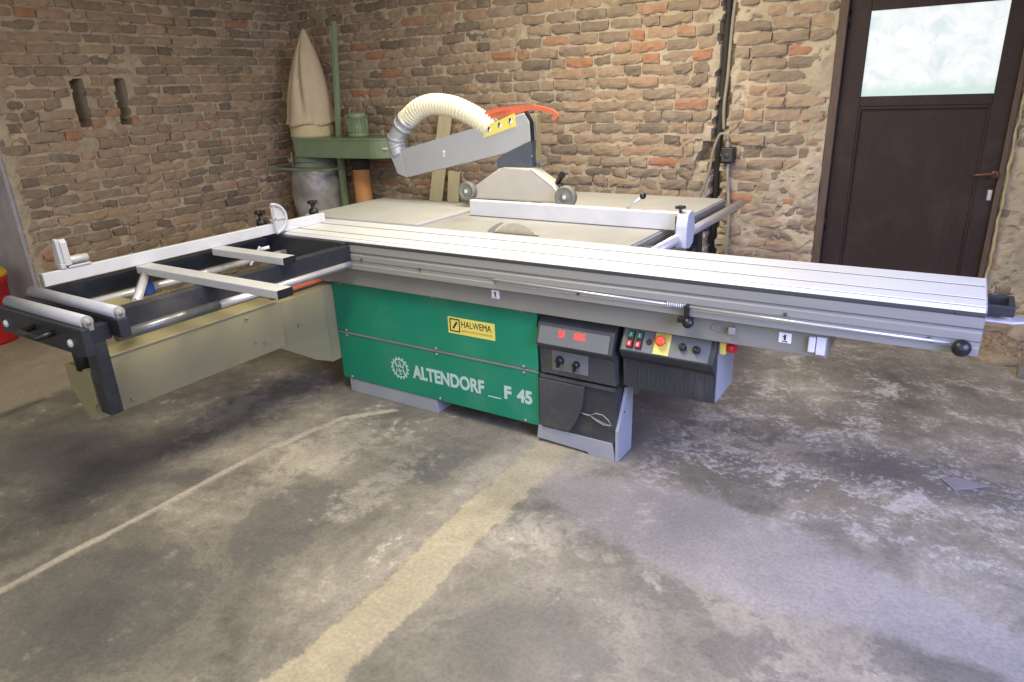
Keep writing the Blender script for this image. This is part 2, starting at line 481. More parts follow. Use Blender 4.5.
V = np.stack([GX, GY, GZ], -1).reshape(-1, 3).tolist()
m, nt, bs = new_mat('stained concrete'); M['floor'] = m
tc = N(nt, 'ShaderNodeTexCoord'); co = tc.outputs['Object']
def A(n): return N(nt, 'ShaderNodeAttribute', attribute_name=n).outputs['Fac']
n1 = noise(nt, co, 1.1, 8, .6, .4); n2 = noise(nt, co, 4.5, 9, .68, .6); n3 = noise(nt, co, 16, 9, .72, .3); n4 = noise(nt, co, 70, 4, .7)
def sub5(n, k): return math_n(nt, 'MULTIPLY', math_n(nt, 'SUBTRACT', n, .5), k)
col = ramp(nt, n1, [(.34, lin((98,94,84))), (.5, lin((124,118,104))), (.64, lin((152,144,127)))])
col = mixc(nt, .8, col, ramp(nt, n2, [(.3, (.32,.32,.33)), (.5, (.5,.5,.5)), (.7, (.70,.69,.67))]), 'OVERLAY')
col = mixc(nt, .7, col, ramp(nt, n3, [(.3, (.36,.36,.37)), (.5, (.5,.5,.5)), (.7, (.64,.63,.61))]), 'OVERLAY')
# left area, browner beyond the broken edge
# pale scuffs
scf = smooth(nt, math_n(nt, 'ADD', n3, sub5(n2, .7)), .62, .72)
col = mixc(nt, math_n(nt, 'MULTIPLY', scf, .55), col, lin((190,182,170)))
dk = smooth(nt, math_n(nt, 'ADD', A('dark'), math_n(nt, 'ADD', sub5(n2, .8), sub5(n3, .5))), -.03, .07)
col = mixc(nt, math_n(nt, 'MULTIPLY', dk, .62), col, lin((84,82,80)))
sc = smooth(nt, math_n(nt, 'ADD', A('screed'), math_n(nt, 'ADD', sub5(n2, .16), sub5(n3, .06))), -.03, .06)
col = mixc(nt, math_n(nt, 'MULTIPLY', sc, .7), col, ramp(nt, n1, [(.3, lin((138,132,125))), (.7, lin((154,147,139)))]))
pl = smooth(nt, math_n(nt, 'ADD', A('pale'), math_n(nt, 'ADD', sub5(n2, .5), sub5(n3, .5))), -.04, .08)
col = mixc(nt, math_n(nt, 'MULTIPLY', pl, .26), col, lin((196,186,166)))
ln = smooth(nt, math_n(nt, 'ADD', A('line'), sub5(n3, .03)), -.03, -.010)
col = mixc(nt, math_n(nt, 'MULTIPLY', ln, .8), col, lin((184,174,154)))
ed = smooth(nt, math_n(nt, 'ADD', A('edge'), sub5(n3, .12)), -.06, -.01)
col = mixc(nt, math_n(nt, 'MULTIPLY', ed, .6), col, lin((70,64,58)))
xyz = N(nt, 'ShaderNodeSeparateXYZ'); nt.links.new(co, xyz.inputs[0])
lf = smooth(nt, math_n(nt, 'ADD', xyz.outputs['X'], sub5(n2, .3)), -1.42, -1.52)
col = mixc(nt, math_n(nt, 'MULTIPLY', lf, .55), col, lin((176,162,140)))
rt = math_n(nt, 'MULTIPLY', smooth(nt, xyz.outputs['X'], 1.6, 2.0), smooth(nt, math_n(nt, 'ADD', xyz.outputs['Y'], sub5(n2, .5)), -.15, .1))
n5 = noise(nt, co, 34, 6, .75)
spk = smooth(nt, math_n(nt, 'ADD', n5, sub5(n2, .9)), .53, .64)
col = mixc(nt, math_n(nt, 'MULTIPLY', math_n(nt, 'MULTIPLY', spk, rt), .42), col, lin((196,190,182)))
ss = smooth(nt, math_n(nt, 'ADD', A('strip'), math_n(nt, 'ADD', sub5(n3, .10), sub5(n2, .06))), -.006, .012)
col = mixc(nt, math_n(nt, 'MULTIPLY', ss, .85), col, ramp(nt, n2, [(.3, lin((150,140,112))), (.66, lin((176,165,134)))]))
col = mixc(nt, .65, col, ramp(nt, n4, [(.25, (.3,.3,.3)), (.5, (.5,.5,.5)), (.78, (.7,.7,.7))]), 'OVERLAY')
nt.links.new(col, bs.inputs['Base Color'])
rg = math_n(nt, 'ADD', math_n(nt, 'MULTIPLY', n2, .5), .32)
rg = math_n(nt, 'SUBTRACT', rg, math_n(nt, 'MULTIPLY', dk, .16)); nt.links.new(rg, bs.inputs['Roughness'])
bs.inputs['Specular IOR Level'].default_value = .4
hh = math_n(nt, 'ADD', math_n(nt, 'MULTIPLY', n3, .5), math_n(nt, 'ADD', math_n(nt, 'MULTIPLY', n4, .25), math_n(nt, 'MULTIPLY', ss, .5)))
bump(nt, bs, hh, .35, .012)
fl = mesh_np('floor', V, q, [m], None, {k: v.reshape(-1) for k, v in dict(strip=strip, line=line, edge=edge, screed=screed, dark=dark, pale=pale).items()})
struct(fl)

# door in the back wall
door = struct(thing('door_1', 'dark brown half-glazed door in the brick wall at the right', 'door', ((DX0+DX1)/2, YW+.06, 0)))
yd = YW+.03
mb = MB()
for a, b in ((DX0, DX0+.05), (DX1-.03, DX1)): mb.box(a, b, YW-.01, YW+.16, 0, DZ1, .006)
mb.box(DX0+.05, DX1-.03, YW-.01, YW+.16, DZ1-.06, DZ1, .006)
mb.build('door_frame', M['jamb'], door)
L0, L1 = DX0+.05, DX1-.03
G0, G1, GZ0, GZ1 = 2.195, 2.862, 1.437, 1.905
mb = MB()
mb.box(L0, G0, yd, yd+.045, .02, DZ1-.065, .004); mb.box(G1, L1, yd, yd+.045, .02, DZ1-.065, .004)
mb.box(G0, G1, yd, yd+.045, GZ1, DZ1-.065, .004); mb.box(G0, G1, yd, yd+.045, 1.38, GZ0, .004); mb.box(G0, G1, yd, yd+.045, .02, .2, .004)
mb.build('door_leaf', M['doorwood'], door)
mb = MB(); mb.box(G0-.01, G1+.01, yd+.02, yd+.034, .19, 1.39)
for a in ((G0, G0+.012, .2, 1.38), (G1-.012, G1, .2, 1.38)): mb.box(a[0], a[1], yd+.004, yd+.022, a[2], a[3], .003)
mb.box(G0+.012, G1-.012, yd+.004, yd+.022, 1.362, 1.38, .003); mb.box(G0+.012, G1-.012, yd+.004, yd+.022, .2, .218, .003)
mb.build('door_panel', M['doorwood'], door)
mb = MB(); mb.box(G0-.01, G1+.01, yd+.024, yd+.03, GZ0-.01, GZ1+.01); mb.build('glass_pane', M['pane'], door, 'bright frosted glass pane')
mb = MB(); hx, hz = 2.938, 1.005
mb.lathe([(.001, 0), (.022, .002), (.024, .008), (.012, .014), (.011, .045), (.001, .05)][::-1], (hx, yd-.052, hz), 16, 'y')
mb.tube([(hx+.005, yd-.045, hz), (hx-.03, yd-.055, hz+.004), (hx-.07, yd-.055, hz-.002), (hx-.105, yd-.052, hz-.006)], [.011, .009, .008, .006], 10)
mb.build('door_handle', M['brass'], door, 'worn bronze lever handle')
mb = MB(); mb.box(2.922, 2.946, yd-.006, yd, .855, .915, .004); mb.build('keyhole_plate', M['chrome'], door)
mb = MB()
for z in (.62, 1.82): mb.cyl((DX0+.053, yd-.004, z), (DX0+.053, yd-.004, z+.1), .009, 10)
mb.parts('hinge', M['rubber'], door)
mb = MB(); r = random.Random(3)
pts = [(DX1+.012+r.uniform(-.004, .008), YW-.012, z*.05) for z in range(0, 45)]
mb.tube(pts, [r.uniform(.004, .010) for _ in pts], 8); fo = mb.build('foam_seam', M['foam'], door, 'yellow foam seam beside the frame')

# ------------------------------------------------------------------ panel saw
saw = thing('panel_saw', 'large sliding table panel saw with green front panels and long aluminium table', 'machine', (.85, .5, 0))
ZT = .90; XR = 2.911
# sliding table
prof = [(.362, .9), (.26, .9), (.258, .896), (.244, .896), (.242, .9), (.1, .9), (.098, .896), (.086, .896), (.084, .9), (.014, .9), (.011, .897), (.006, .897), (.003, .897),
        (-.006, .893), (-.011, .886), (-.011, .882), (-.004, .872), (-.004, .834), (.003, .828), (.003, .822), (-.003, .816), (-.003, .792), (.0, .788), (.0, .772), (-.003, .768), (-.003, .746), (0., .743),
        (.15, .743), (.15, .8), (.362, .8)]
mb = MB(); mb.prism(prof, -.29, XR, 'x'); table = mb.build('sliding_table', M['alu'], saw)
# the front flank: darker profile
mb = MB(); mb.prism([(-.005, .871), (-.0052, .834), (.002, .828), (.002, .822), (-.0045, .816), (-.0045, .792), (-.001, .788), (-.001, .772), (-.0045, .768), (-.0045, .745), (.004, .744), (.004, .871)], -.28, XR+.001, 'x')
mb.build('side_profile', M['alu_side'], table, 'grey ribbed side of the sliding table')
mb = MB(); mb.prism([(-.0095, .886), (-.0125, .884), (-.009, .874), (-.0055, .868), (.004, .868), (.004, .886)], -.28, XR+.002, 'x'); mb.build('edge_reflection', M['edgereflect'], table, 'painted dark reflection below the table edge')  # dark reflection on the rounded edge, put in as a dark-coloured strip
mb = MB()
for a, b in ((.245, .257), (.087, .097)): mb.box(-.29, XR-.002, a, b, .8955, .8988)
mb.box(-.29, XR-.002, .0035, .0065, .8965, .8978)
mb.parts('groove', M['groove'], table, 'dark groove lines along the table')
mb = MB(); mb.prism([(p[0]*.985+.002, p[1]*.995+.004) for p in prof], XR, XR+.004, 'x'); mb.build('end_cap', M['alu_side'], table)
mb = MB(); mb.cyl((1.14, -.014, .7905), (2.0, -.014, .783), .0045, 10); mb.cyl((2.0, -.014, .783), (2.84, -.014, .779), .0045, 10)
mb.build('control_rod', M['chrome'], table)
mb = MB(); mb.tube([(1.93+.0012*i, -.014+.010*math.cos(i*.9), .7835+.010*math.sin(i*.9)) for i in range(60)], .0022, 6); mb.build('spring', M['chrome'], table)
mb = MB(); mb.box(2.0, 2.014, -.03, -.002, .735, .792, .003); mb.box(1.975, 2.03, -.03, 0, .722, .742, .003); mb.lathe([(.001, 0), (.018, .004), (.02, .02), (.001, .024)], (2.02, -.05, .728), 14, 'y')
mb.build('rod_clamp', M['rubber'], table, 'black clamp on the rod')
mb = MB(); mb.sphere((2.868, -.035, .775), .027); mb.cyl((2.868, -.03, .775), (2.868, .0, .775), .009); mb.build('end_knob', M['rubber'], table, 'black ball knob at the right end')
mb = MB()
for x, z in ((.35, .80), (.72, .79), (1.14, .789), (1.55, .775), (2.35, .80), (2.78, .781), (1.3, .8775), (2.2, .8775), (.75, .8775), (2.84, .8775), (1.75, .8775)):
    mb.lathe([(.001, -.006), (.006, -.005), (.007, 0), (.001, .001)], (x, -.005, z), 10, 'y')
mb.parts('bolt', M['groove'], table)
# clip and tongue at the far right end
mb = MB(); mb.box(XR+.004, XR+.075, .05, .065, .862, .895, .003); mb.box(XR+.004, XR+.075, .17, .185, .862, .895, .003); mb.box(XR+.06, XR+.075, .065, .17, .862, .895, .003); mb.build('end_bracket', M['black'], table)
mb = MB(); mb.prism([(XR+.004, .04), (XR+.075, .04), (XR+.115, .065), (XR+.115, .095), (XR+.075, .12), (XR+.004, .14)], .845, .851, 'z', .001); mb.build('end_tongue', M['bar'], table, 'pale metal tongue')

# fixed beam under the table
mb = MB(); mb.prism([(.03, .738), (.03, .648), (.05, .648), (.34, .66), (.34, .738)], -.02, 2.49, 'x', .003); beam = mb.build('support_beam', M['beamgrey'], saw)
mb = MB(); mb.box(.0, 2.5, .02, .33, .738, .744); mb.build('slide_gap', M['rubber'], beam)
mb = MB(); mb.box(1.1, 1.14, .027, .031, .69, .728); mb.box(2.33, 2.372, .027, .031, .685, .722); mb.parts('label_plate', M['white'], beam, 'small white label')
mb = MB()
for x, z in ((1.12, .709), (2.351, .703)):
    mb.box(x-.003, x+.003, .0255, .0275, z-.008, z+.012); mb.box(x-.009, x+.009, .0255, .0275, z-.014, z-.011)
    mb.prism([(x-.009, z+.002), (x, z+.014), (x+.0, z+.006)], .0255, .0275, 'y')
mb.parts('label_print', M['blackprint'], beam)
mb = MB(); mb.box(2.43, 2.452, .015, .03, .668, .724, .003); mb.box(2.455, 2.485, .022, .03, .66, .725, .002); mb.build('end_clip', M['alu'], beam)
mb = MB(); mb.tube([(2.12+.02*math.cos(t)*1.4, .026, .705+.012*math.sin(t)) for t in np.linspace(0, 2*PI, 20)], .0018, 6); mb.box(2.155, 2.18, .01, .03, .69, .718, .003)
mb.build('latch', M['alu_side'], beam)

# cabinet
mb = MB(); mb.box(.035, 1.2, .10, .98, .085, .83); mb.box(1.2, 1.686, .10, .24, .09, .66); mb.build('cabinet', M['inner'], saw)
mb = MB(); mb.box(.03, 1.305, .07, .10, .358, .645, .004); fp1 = mb.build('front_panel', M['green'], saw, 'upper green panel')
mb = MB(); mb.box(.03, 1.305, .07, .10, .08, .350, .004); fp2 = mb.build('front_panel', M['green'], saw, 'lower green panel with lettering')
for pn, zs in ((fp1, (.368, .633)), (fp2, (.338, .095))):
    mb = MB()
    for z in zs:
        for x in (.1, .72, 1.23): mb.lathe([(.001, -.008), (.007, -.006), (.008, 0), (.001, .001)], (x, .069, z), 10, 'y')
    mb.parts('screw', M['alu_side'], pn)
mb = MB(); mb.box(.03, 1.305, .066, .074, .350, .358); mb.build('seam_strip', M['beamgrey'], saw)
# sticker
mb = MB(); mb.box(.806, 1.078, .0675, .0705, .466, .549, .001); st = mb.build('sticker', M['yellow'], fp1, 'yellow dealer sticker')
mb = MB()
for a in ((.818, .878, .538, .543), (.818, .878, .478, .483), (.818, .823, .478, .543), (.873, .878, .478, .543)): mb.box(a[0], a[1], .066, .068, a[2], a[3])
mb.prism([(.833, .495), (.841, .491), (.864, .524), (.858, .531)], .066, .068, 'y')
o = mb.build('square_mark', M['blackprint'], fp1)
text_mesh('HALWEMA', .046, face_mtx(.885, .0672, .506), 'dealer_lettering', M['blackprint'], fp1, .0008, .0, .78)
mb = MB(); r = random.Random(5); x = .888
while x < 1.062:
    w = r.uniform(.004, .012); mb.box(x, x+w, .0665, .068, .484, .493); x += w+.003
mb.build('fine_print', M['ylettering'], fp1)
# maker lettering
text_mesh('ALTENDORF', .098, face_mtx(.552, .0694, .178), 'maker_lettering', M['lettering'], fp2, .0006, .0032, .80)
text_mesh('F', .09, face_mtx(1.112, .0694, .184), 'model_lettering', M['lettering'], fp2, .0006, .0036, 1.0)
text_mesh('45', .088, face_mtx(1.188, .0694, .184), 'model_lettering', M['lettering'], fp2, .0006, .0036, .95)
mb = MB(); mb.box(1.02, 1.095, .0685, .0705, .172, .177); mb.build('underscore', M['lettering'], fp2)
mb = MB(); cx, cz, R0 = .462, .212, .058
for k in range(40):
    a0, a1 = 2*PI*k/40, 2*PI*(k+1)/40
    mb.prism([(cx+rr*math.cos(a), cz+rr*math.sin(a)) for rr, a in ((.046, a0), (.053, a0), (.053, a1), (.046, a1))], .0685, .0705, 'y')
for k in range(16):
    a = 2*PI*k/16; d = .09
    mb.prism([(cx+rr*math.cos(a+s*d), cz+rr*math.sin(a+s*d)) for rr, s in ((.052, -1), (.061, -.8), (.061, .8), (.052, 1))], .0685, .0705, 'y')
def stroke(mb, p, q, w=.0055):
    dx, dz = q[0]-p[0], q[1]-p[1]; L = math.hypot(dx, dz); nx, nz = -dz/L*w/2, dx/L*w/2
    mb.prism([(p[0]+nx, p[1]+nz), (p[0]-nx, p[1]-nz), (q[0]-nx, q[1]-nz), (q[0]+nx, q[1]+nz)], .0682, .0704, 'y')
for sg in (1, -1):
    zz = [cz+sg*.036, cz-sg*.006]
    for a_, b_ in ((-.032, -.014), (.004, -.014), (-.004, .014), (.032, .014)): stroke(mb, (cx+a_, zz[0]), (cx+b_, zz[1]), .006)
mb.build('gear_emblem', M['lettering'], fp2)
# feet
mb = MB(); mb.box(.07, .69, .075, .85, .0, .078, .003); mb.build('foot', M['footgrey'], saw)
mb = MB(); mb.prism([(1.29, 0.02), (1.30, .085), (1.675, .085), (1.69, .0), (1.56, .0), (1.555, .014)], .068, .21, 'y', .002); mb.build('foot', M['footgrey'], saw)
mb = MB(); mb.prism([(.066, 0), (.066, .15), (.155, .325), (.225, .325), (.215, 0)], 1.69, 1.704, 'x', .002); sp = mb.build('side_plate', M['footgrey'], saw)
mb = MB(); mb.cyl((1.705, .13, .22), (1.700, .13, .22), .006, 10); mb.build('bolt', M['rubber'], sp)
# main console
c0, c1 = 1.322, 1.688
mb = MB(); mb.prism([(.09, .628), (.052, .60), (.022, .515), (.05, .488), (.066, .478), (.066, .36), (.12, .36), (.12, .628)], c0, c1, 'x', .004); con = mb.build('control_housing', M['char'], saw, 'charcoal console with red digits')
tl = math.atan2(.03, .085)
def slope_pt(t): return (.052-.03*t, .60-.085*t)     # t 0 top .. 1 bottom of the sloped face
def slope_box(mb, x0, x1, t0, t1, d0, d1, P=slope_pt):
    n = Vector((0, -.085, .03)).normalized()
    for_ = []
    pr = []
    for (t, d) in ((t0, d0), (t1, d0), (t1, d1), (t0, d1)):
        y, z = P(t); pr.append((y+n.y*d, z+n.z*d))
    mb.prism(pr, x0, x1, 'x')
mb = MB(); slope_box(mb, c0+.014, c1-.018, .1, .95, 0, .002); mb.build('display_plate', M['faceplate'], con)
SEG = {'0': 'abcdef', '1': 'bc', '4': 'fgbc', '5': 'afgcd', '7': 'abc', '8': 'abcdefg', '6': 'afgedc', '9': 'abfgcd', '2': 'abged', '3': 'abgcd'}
def digit(mb, ch, x, w=.011, t0=.22, t1=.52):
    tm = (t0+t1)/2; k = .035; q = .0026
    S = {'a': (x, x+w, t0, t0+k), 'g': (x, x+w, tm-k/2, tm+k/2), 'd': (x, x+w, t1-k, t1), 'f': (x, x+q, t0, tm), 'b': (x+w-q, x+w, t0, tm), 'e': (x, x+q, tm, t1), 'c': (x+w-q, x+w, tm, t1)}
    for s in SEG[ch]: slope_box(mb, *S[s], .002, .0035)
mb = MB()
for i, ch in enumerate('90'): digit(mb, ch, 1.432+.017*i)
for i, ch in enumerate('1006'): digit(mb, ch, 1.500+.016*i)
mb.parts('led_digits', M['led'], con, 'glowing red digits')
mb = MB(); mb.box(1.382, 1.56, .0635, .067, .385, .478, .002); mb.build('switch_plate', M['faceplate'], con)
for x, rr, z in ((1.425, .02, .436), (1.505, .017, .43)):
    mb = MB(); mb.lathe([(.001, -.022), (rr*.8, -.02), (rr, 0), (.001, .0005)], (x, .0635, z), 18, 'y'); mb.box(x-.005, x+.005, .03, .05, z-.026, z+.026 if rr > .018 else z+.016, .002)
    mb.build('rotary_knob', M['rubber'], con)
mb = MB(); mb.prism([(.07, .352), (.056, .352), (.056, .34), (.07, .34)], c0, c1, 'x'); mb.build('seam_strip', M['char'], saw)
mb = MB(); mb.box(c0-.006, c1+.004, .07, .12, .085, .345, .003); low = mb.build('lower_door', M['char2'], saw)
pr = [(c0-.004, .335), (1.545, .335)]+[(1.545-.0*t+(-.075)*t**2.2, .335-.235*t) for t in np.linspace(.15, 1, 9)]+[(c0-.004, .10)]
mb = MB(); mb.prism(pr, .052, .071, 'y', .003); mb.build('access_flap', M['char'], low)
mb = MB(); mb.tube([(1.52, .064, .205), (1.55, .058, .203), (1.575, .055, .205)], .003, 6)
mb.tube([(1.575, .055, .205), (1.60, .053, .222), (1.635, .053, .222), (1.662, .054, .203), (1.675, .056, .18)], .0026, 6); mb.tube([(1.575, .055, .205), (1.605, .053, .188), (1.64, .053, .175), (1.675, .056, .18)], .0026, 6)
for k in range(11): mb.tube([(1.585+.008*k, .054, .202-.0022*k), (1.598+.007*k, .053, .190-.0016*k)], .0017, 5)
mb.build('wire_handle', M['alu_side'], low)
# side control box
b0, b1 = 1.715, 2.10
mb = MB(); mb.prism([(.12, .652), (.085, .635), (.035, .545), (.055, .512), (.085, .49), (.085, .365), (.31, .365), (.31, .652)], b0, b1, 'x', .004); box = mb.build('control_box', M['char2'], saw, 'control box with buttons and emergency stop')
mb = MB(); mb.prism([(.10, .61), (.10, .37), (.315, .37), (.315, .655), (.14, .655)], b1, b1+.006, 'x'); mb.build('box_side', M['footgrey'], box)
def P2(t): return (.085-.05*t, .635-.09*t)
def sbox2(mb, x0, x1, t0, t1, d0, d1):
    n = Vector((0, -.09, .05)).normalized(); pr = []
    for (t, d) in ((t0, d0), (t1, d0), (t1, d1), (t0, d1)):
        y, z = P2(t); pr.append((y+n.y*d, z+n.z*d))
    mb.prism(pr, x0, x1, 'x')
def at2(x, t, d=0):
    n = Vector((0, -.09, .05)).normalized(); y, z = P2(t); return Vector((x, y+n.y*d, z+n.z*d)), n
mb = MB(); sbox2(mb, b0+.008, b1-.02, .08, .94, 0, .002); mb.build('button_plate', M['faceplate'], box)
mb = MB()
for i in range(9): mb.box(b0+.03+.04*i, b0+.034+.04*i, .082, .086, .38, .485)
mb.parts('box_ribs', M['char'], box)
for x in (1.745, 1.782):
    mb = MB(); sbox2(mb, x, x+.026, .16, .84, .002, .012); b_ = mb.build('push_button', M['rubber'], box)
    mb = MB(); sbox2(mb, x+.003, x+.023, .20, .42, .012, .016); mb.build('start_key', M['greenbtn'], box)
    mb = MB(); sbox2(mb, x+.003, x+.023, .56, .80, .012, .017); mb.build('stop_key', M['red'], box)
    mb = MB(); sbox2(mb, x+.009, x+.017, .62, .64, .017, .018); sbox2(mb, x+.009, x+.017, .72, .74, .017, .018); sbox2(mb, x+.009, x+.011, .62, .74, .017, .018); sbox2(mb, x+.015, x+.017, .62, .74, .017, .018)
    sbox2(mb, x+.012, x+.014, .25, .37, .016, .017); mb.parts('key_marks', M['white'], box)
def knob(x, t, r, h, m, name, lab=None, bar=False):
    p, n = at2(x, t, .002); mb = MB()
    mb.tube([p, p+n*h*.7, p+n*h], [r, r, r*.82], 18)
    if bar:
        u = Vector((0, -.05, -.09)).normalized(); q = p+n*h
        mb.tube([q-u*r*.9, q+u*r*.9], r*.28, 8)
    return mb.build(name, m, box, lab)
knob(1.835, .5, .012, .004, M['rubber'], 'indicator')
mb = MB(); sbox2(mb, 1.858, 1.922, .08, .92, .002, .004); mb.build('stop_backplate', M['yellow'], box, 'yellow square behind the emergency stop')
knob(1.888, .42, .012, .012, M['rubber'], 'stop_collar'); 
p, n = at2(1.888, .42, .012); mb = MB(); mb.tube([p, p+n*.012, p+n*.022, p+n*.025], [.014, .021, .02, .012], 20); mb.build('emergency_stop', M['estop'], box, 'orange red mushroom button')
knob(1.975, .5, .015, .022, M['rubber'], 'rotary_knob', None, True); knob(2.03, .52, .015, .022, M['rubber'], 'rotary_knob', None, True)
mb = MB(); mb.box(b1+.006, b1+.03, .09, .15, .575, .625, .004); mb.build('switch_base', M['yellow'], box)
mb = MB(); mb.lathe([(.001, 0), (.02, .002), (.02, .025), (.001, .03)], (b1+.03, .118, .60), 16, 'x'); mb.box(b1+.05, b1+.066, .113, .123, .58, .62, .002); mb.build('main_switch', M['red'], box, 'red main switch on the box side')

# tables
XT0, XT1, XS = -.462, 1.605, .405
mb = MB(); mb.box(XS, XT1, .372, 1.03, .862, .897, .003); mt = mb.build('saw_table', M['iron'], saw)
mb = MB(); mb.box(XT0, XS-.004, .37, 1.065, .872, .912, .006); mb.build('table_extension', M['slab'], saw, 'grey table plate at the left')
mb = MB(); mb.box(XS+.1, XT1, 1.034, 1.775, .862, .897, .003); ex = mb.build('table_extension', M['slab'], saw, 'rear table plate')
mb = MB(); mb.box(XT1, XT1+.012, .42, 1.77, .835, .89, .002)
for z in (.85, .868): mb.box(XT1+.012, XT1+.016, .42, 1.77, z, z+.006)
mb.build('table_edge', M['alu_side'], saw)
mb = MB(); mb.box(.5, 1.5, 1.1, 1.6, .74, .862); mb.box(.0, .1, .98, 1.05, .3, .872); mb.box(1.45, 1.52, 1.6, 1.68, 0, .862); mb.box(.6, .67, 1.6, 1.68, 0, .862); mb.box(-.35, -.29, .9, .96, 0, .872); mb.parts('table_support', M['inner'], saw)
# blade, riving knife
mb = MB(); nT = 60; bc = (.995, .793); R1 = .158; ring = []
for k in range(nT):
    a = 2*PI*k/nT
    ring += [(bc[0]+R1*.955*math.cos(a), bc[1]+R1*.955*math.sin(a)), (bc[0]+R1*math.cos(a+.03), bc[1]+R1*math.sin(a+.03)), (bc[0]+R1*math.cos(a+.06), bc[1]+R1*math.sin(a+.06))]
mb.prism(ring, .405, .4085, 'y'); mb.build('saw_blade', M['steel'], saw)
oc = [(bc[0]+(R1+.055+.0*i)*math.cos(a), bc[1]+(R1+.012)*math.sin(a)) for i, a in enumerate(np.linspace(2.7, 1.95, 9))]
ic = [(bc[0]+(R1+.008)*math.cos(a), bc[1]+(R1+.008)*math.sin(a)) for a in np.linspace(1.95, 2.75, 9)]
mb = MB(); mb.prism(oc+ic, .405, .4085, 'y'); mb.build('riving_knife', M['alu_side'], saw)
mb = MB(); mb.box(.87, 1.125, .398, .4165, .893, .8985); mb.build('blade_slot', M['groove'], saw)
# rip fence
mb = MB(); mb.prism([(.757, .9), (.757, .981), (.764, .986), (.79, .986), (.79, .9)], .47, 1.69, 'x', .002); rf = mb.build('rip_fence', M['alu_white'], saw)
mb = MB(); mb.cyl((1.414, .775, .985), (1.49, .785, 1.045), .006, 10); mb.build('lever', M['chrome'], rf)
mb = MB(); mb.sphere((1.495, .786, 1.05), .016, 12); mb.build('lever_ball', M['rubber'], rf)
mb = MB(); mb.prism([(.70, .83), (.70, .93), (.715, .985), (.76, 1.0), (.80, .985), (.82, .90), (.80, .84), (.75, .82)], 1.695, 1.75, 'x', .004); mb.build('fence_carrier', M['alu_white'], rf)
mb = MB(); mb.box(1.688, 1.696, .71, .79, .83, .975, .002); mb.build('clamp_plate', M['black'], rf)
mb = MB(); mb.cyl((1.705, .73, .985), (1.705, .73, 1.01), .006, 10)
for k in range(4):
    a = k*PI/2+.4; mb.tube([(1.705, .73, 1.015), (1.705+.024*math.cos(a), .73+.024*math.sin(a), 1.016)], [.01, .007], 8)
mb.build('clamp_knob', M['rubber'], rf)
mb = MB(); mb.tube([(1.725, .78, .83), (1.73, .84, .80)], .012, 10); mb.sphere((1.73, .86, .79), .02, 12); mb.build('adjust_knob', M['rubber'], rf)
mb = MB(); mb.cyl((1.70, .385, .868), (1.70, 1.82, .868), .023, 18); rl = mb.build('fence_rail', M['chrome'], saw)
mb = MB()
for y in (.5, 1.15): mb.box(XT1+.01, 1.70, y-.015, y+.015, .85, .875, .003); mb.lathe([(.001, 0), (.018, .002), (.018, .02), (.001, .022)], (1.70, y, .825), 12)
mb.parts('rail_bracket', M['black'], rl)

# ------------------------------------------------------------------ crosscut outrigger (hangs on the sliding table)
XF = -.19
mb = MB(); mb.prism([(XF-.028, .902), (XF, .902), (XF, .95), (XF-.004, .953), (XF-.024, .953), (XF-.028, .95)], -1.19, .28, 'y'); cf = mb.build('crosscut_fence', M['alu_white'], saw)
mb = MB(); mb.box(XF-.027, XF-.001, -1.194, -1.19, .903, .951, .002)
mb.box(XF-.021, XF-.012, -1.19, .28, .953, .9536); mb.build('fence_end', M['alu_side'], cf)
def star_knob(x, y, z, par):
    mb = MB(); mb.lathe([(.001, 0), (.026, .001), (.027, .024), (.018, .034), (.011, .036), (.011, .062), (.001, .064)], (x, y, z), 16)
    for k in range(5):
        a = k*2*PI/5; mb.tube([(x, y, z+.066), (x+.027*math.cos(a), y+.027*math.sin(a), z+.068)], [.012, .009], 8)
    mb.lathe([(.001, 0), (.01, .001), (.01, .012), (.001, .014)], (x, y, z+.062), 12)
    return mb.build('fence_knob', M['rubber'], par)
star_knob(XF-.05, -.105, .945, cf); star_knob(XF-.05, .25, .945, cf)
mb = MB(); mb.box(XF-.07, XF-.028, -.13, -.08, .915, .947, .003); mb.box(XF-.07, XF-.028, .225, .275, .915, .947, .003); mb.parts('knob_bracket', M['alu_white'], cf)
# flip stops
def flip_stop(y, par, near):
    mb = MB()
    if near:
        mb.box(XF-.03, XF+.004, y-.03, y+.06, .953, .962, .003)
        mb.cyl((XF-.013, y-.045, .982), (XF-.013, y+.055, .982), .016, 14)
        mb.prism([(XF-.05, .965), (XF+.0, .965), (XF-.004, 1.07), (XF-.02, 1.075), (XF-.04, 1.03)], y-.055, y-.04, 'y', .002)
        mb.box(XF-.03, XF+.003, y-.058, y-.038, .955, .975, .002)
        mb.prism([(XF-.018, .98), (XF+.006, .965), (XF+.002, 1.06), (XF-.01, 1.072)], y-.04, y-.015, 'y', .002)
    else:
        # large rounded swing stop plate hanging over the front of the fence
        pr = [(-.045, .905), (-.052, 1.05)] + [(-.052+.085*math.sin(t), .978+.075*math.cos(t)) for t in np.linspace(.15, 2.9, 14)]
        mb.prism([(y+.03+u, v) for u, v in pr], XF+.004, XF+.012, 'x')
        rim = [(XF+.015, y+.03-.052+.085*math.sin(t), .978+.075*math.cos(t)) for t in np.linspace(0, 3.0, 22)]
        mb.tube(rim, .008, 8)
        mb.box(XF+.011, XF+.018, y-.012, y-.004, .91, 1.045); mb.box(XF+.011, XF+.018, y-.02, y+.06, .972, .98)
        mb.cyl((XF-.03, y, .965), (XF+.004, y, .965), .015, 12)
    return mb.build('flip_stop', M['bar'], par)
flip_stop(-1.06, cf, True); flip_stop(-.06, cf, False)
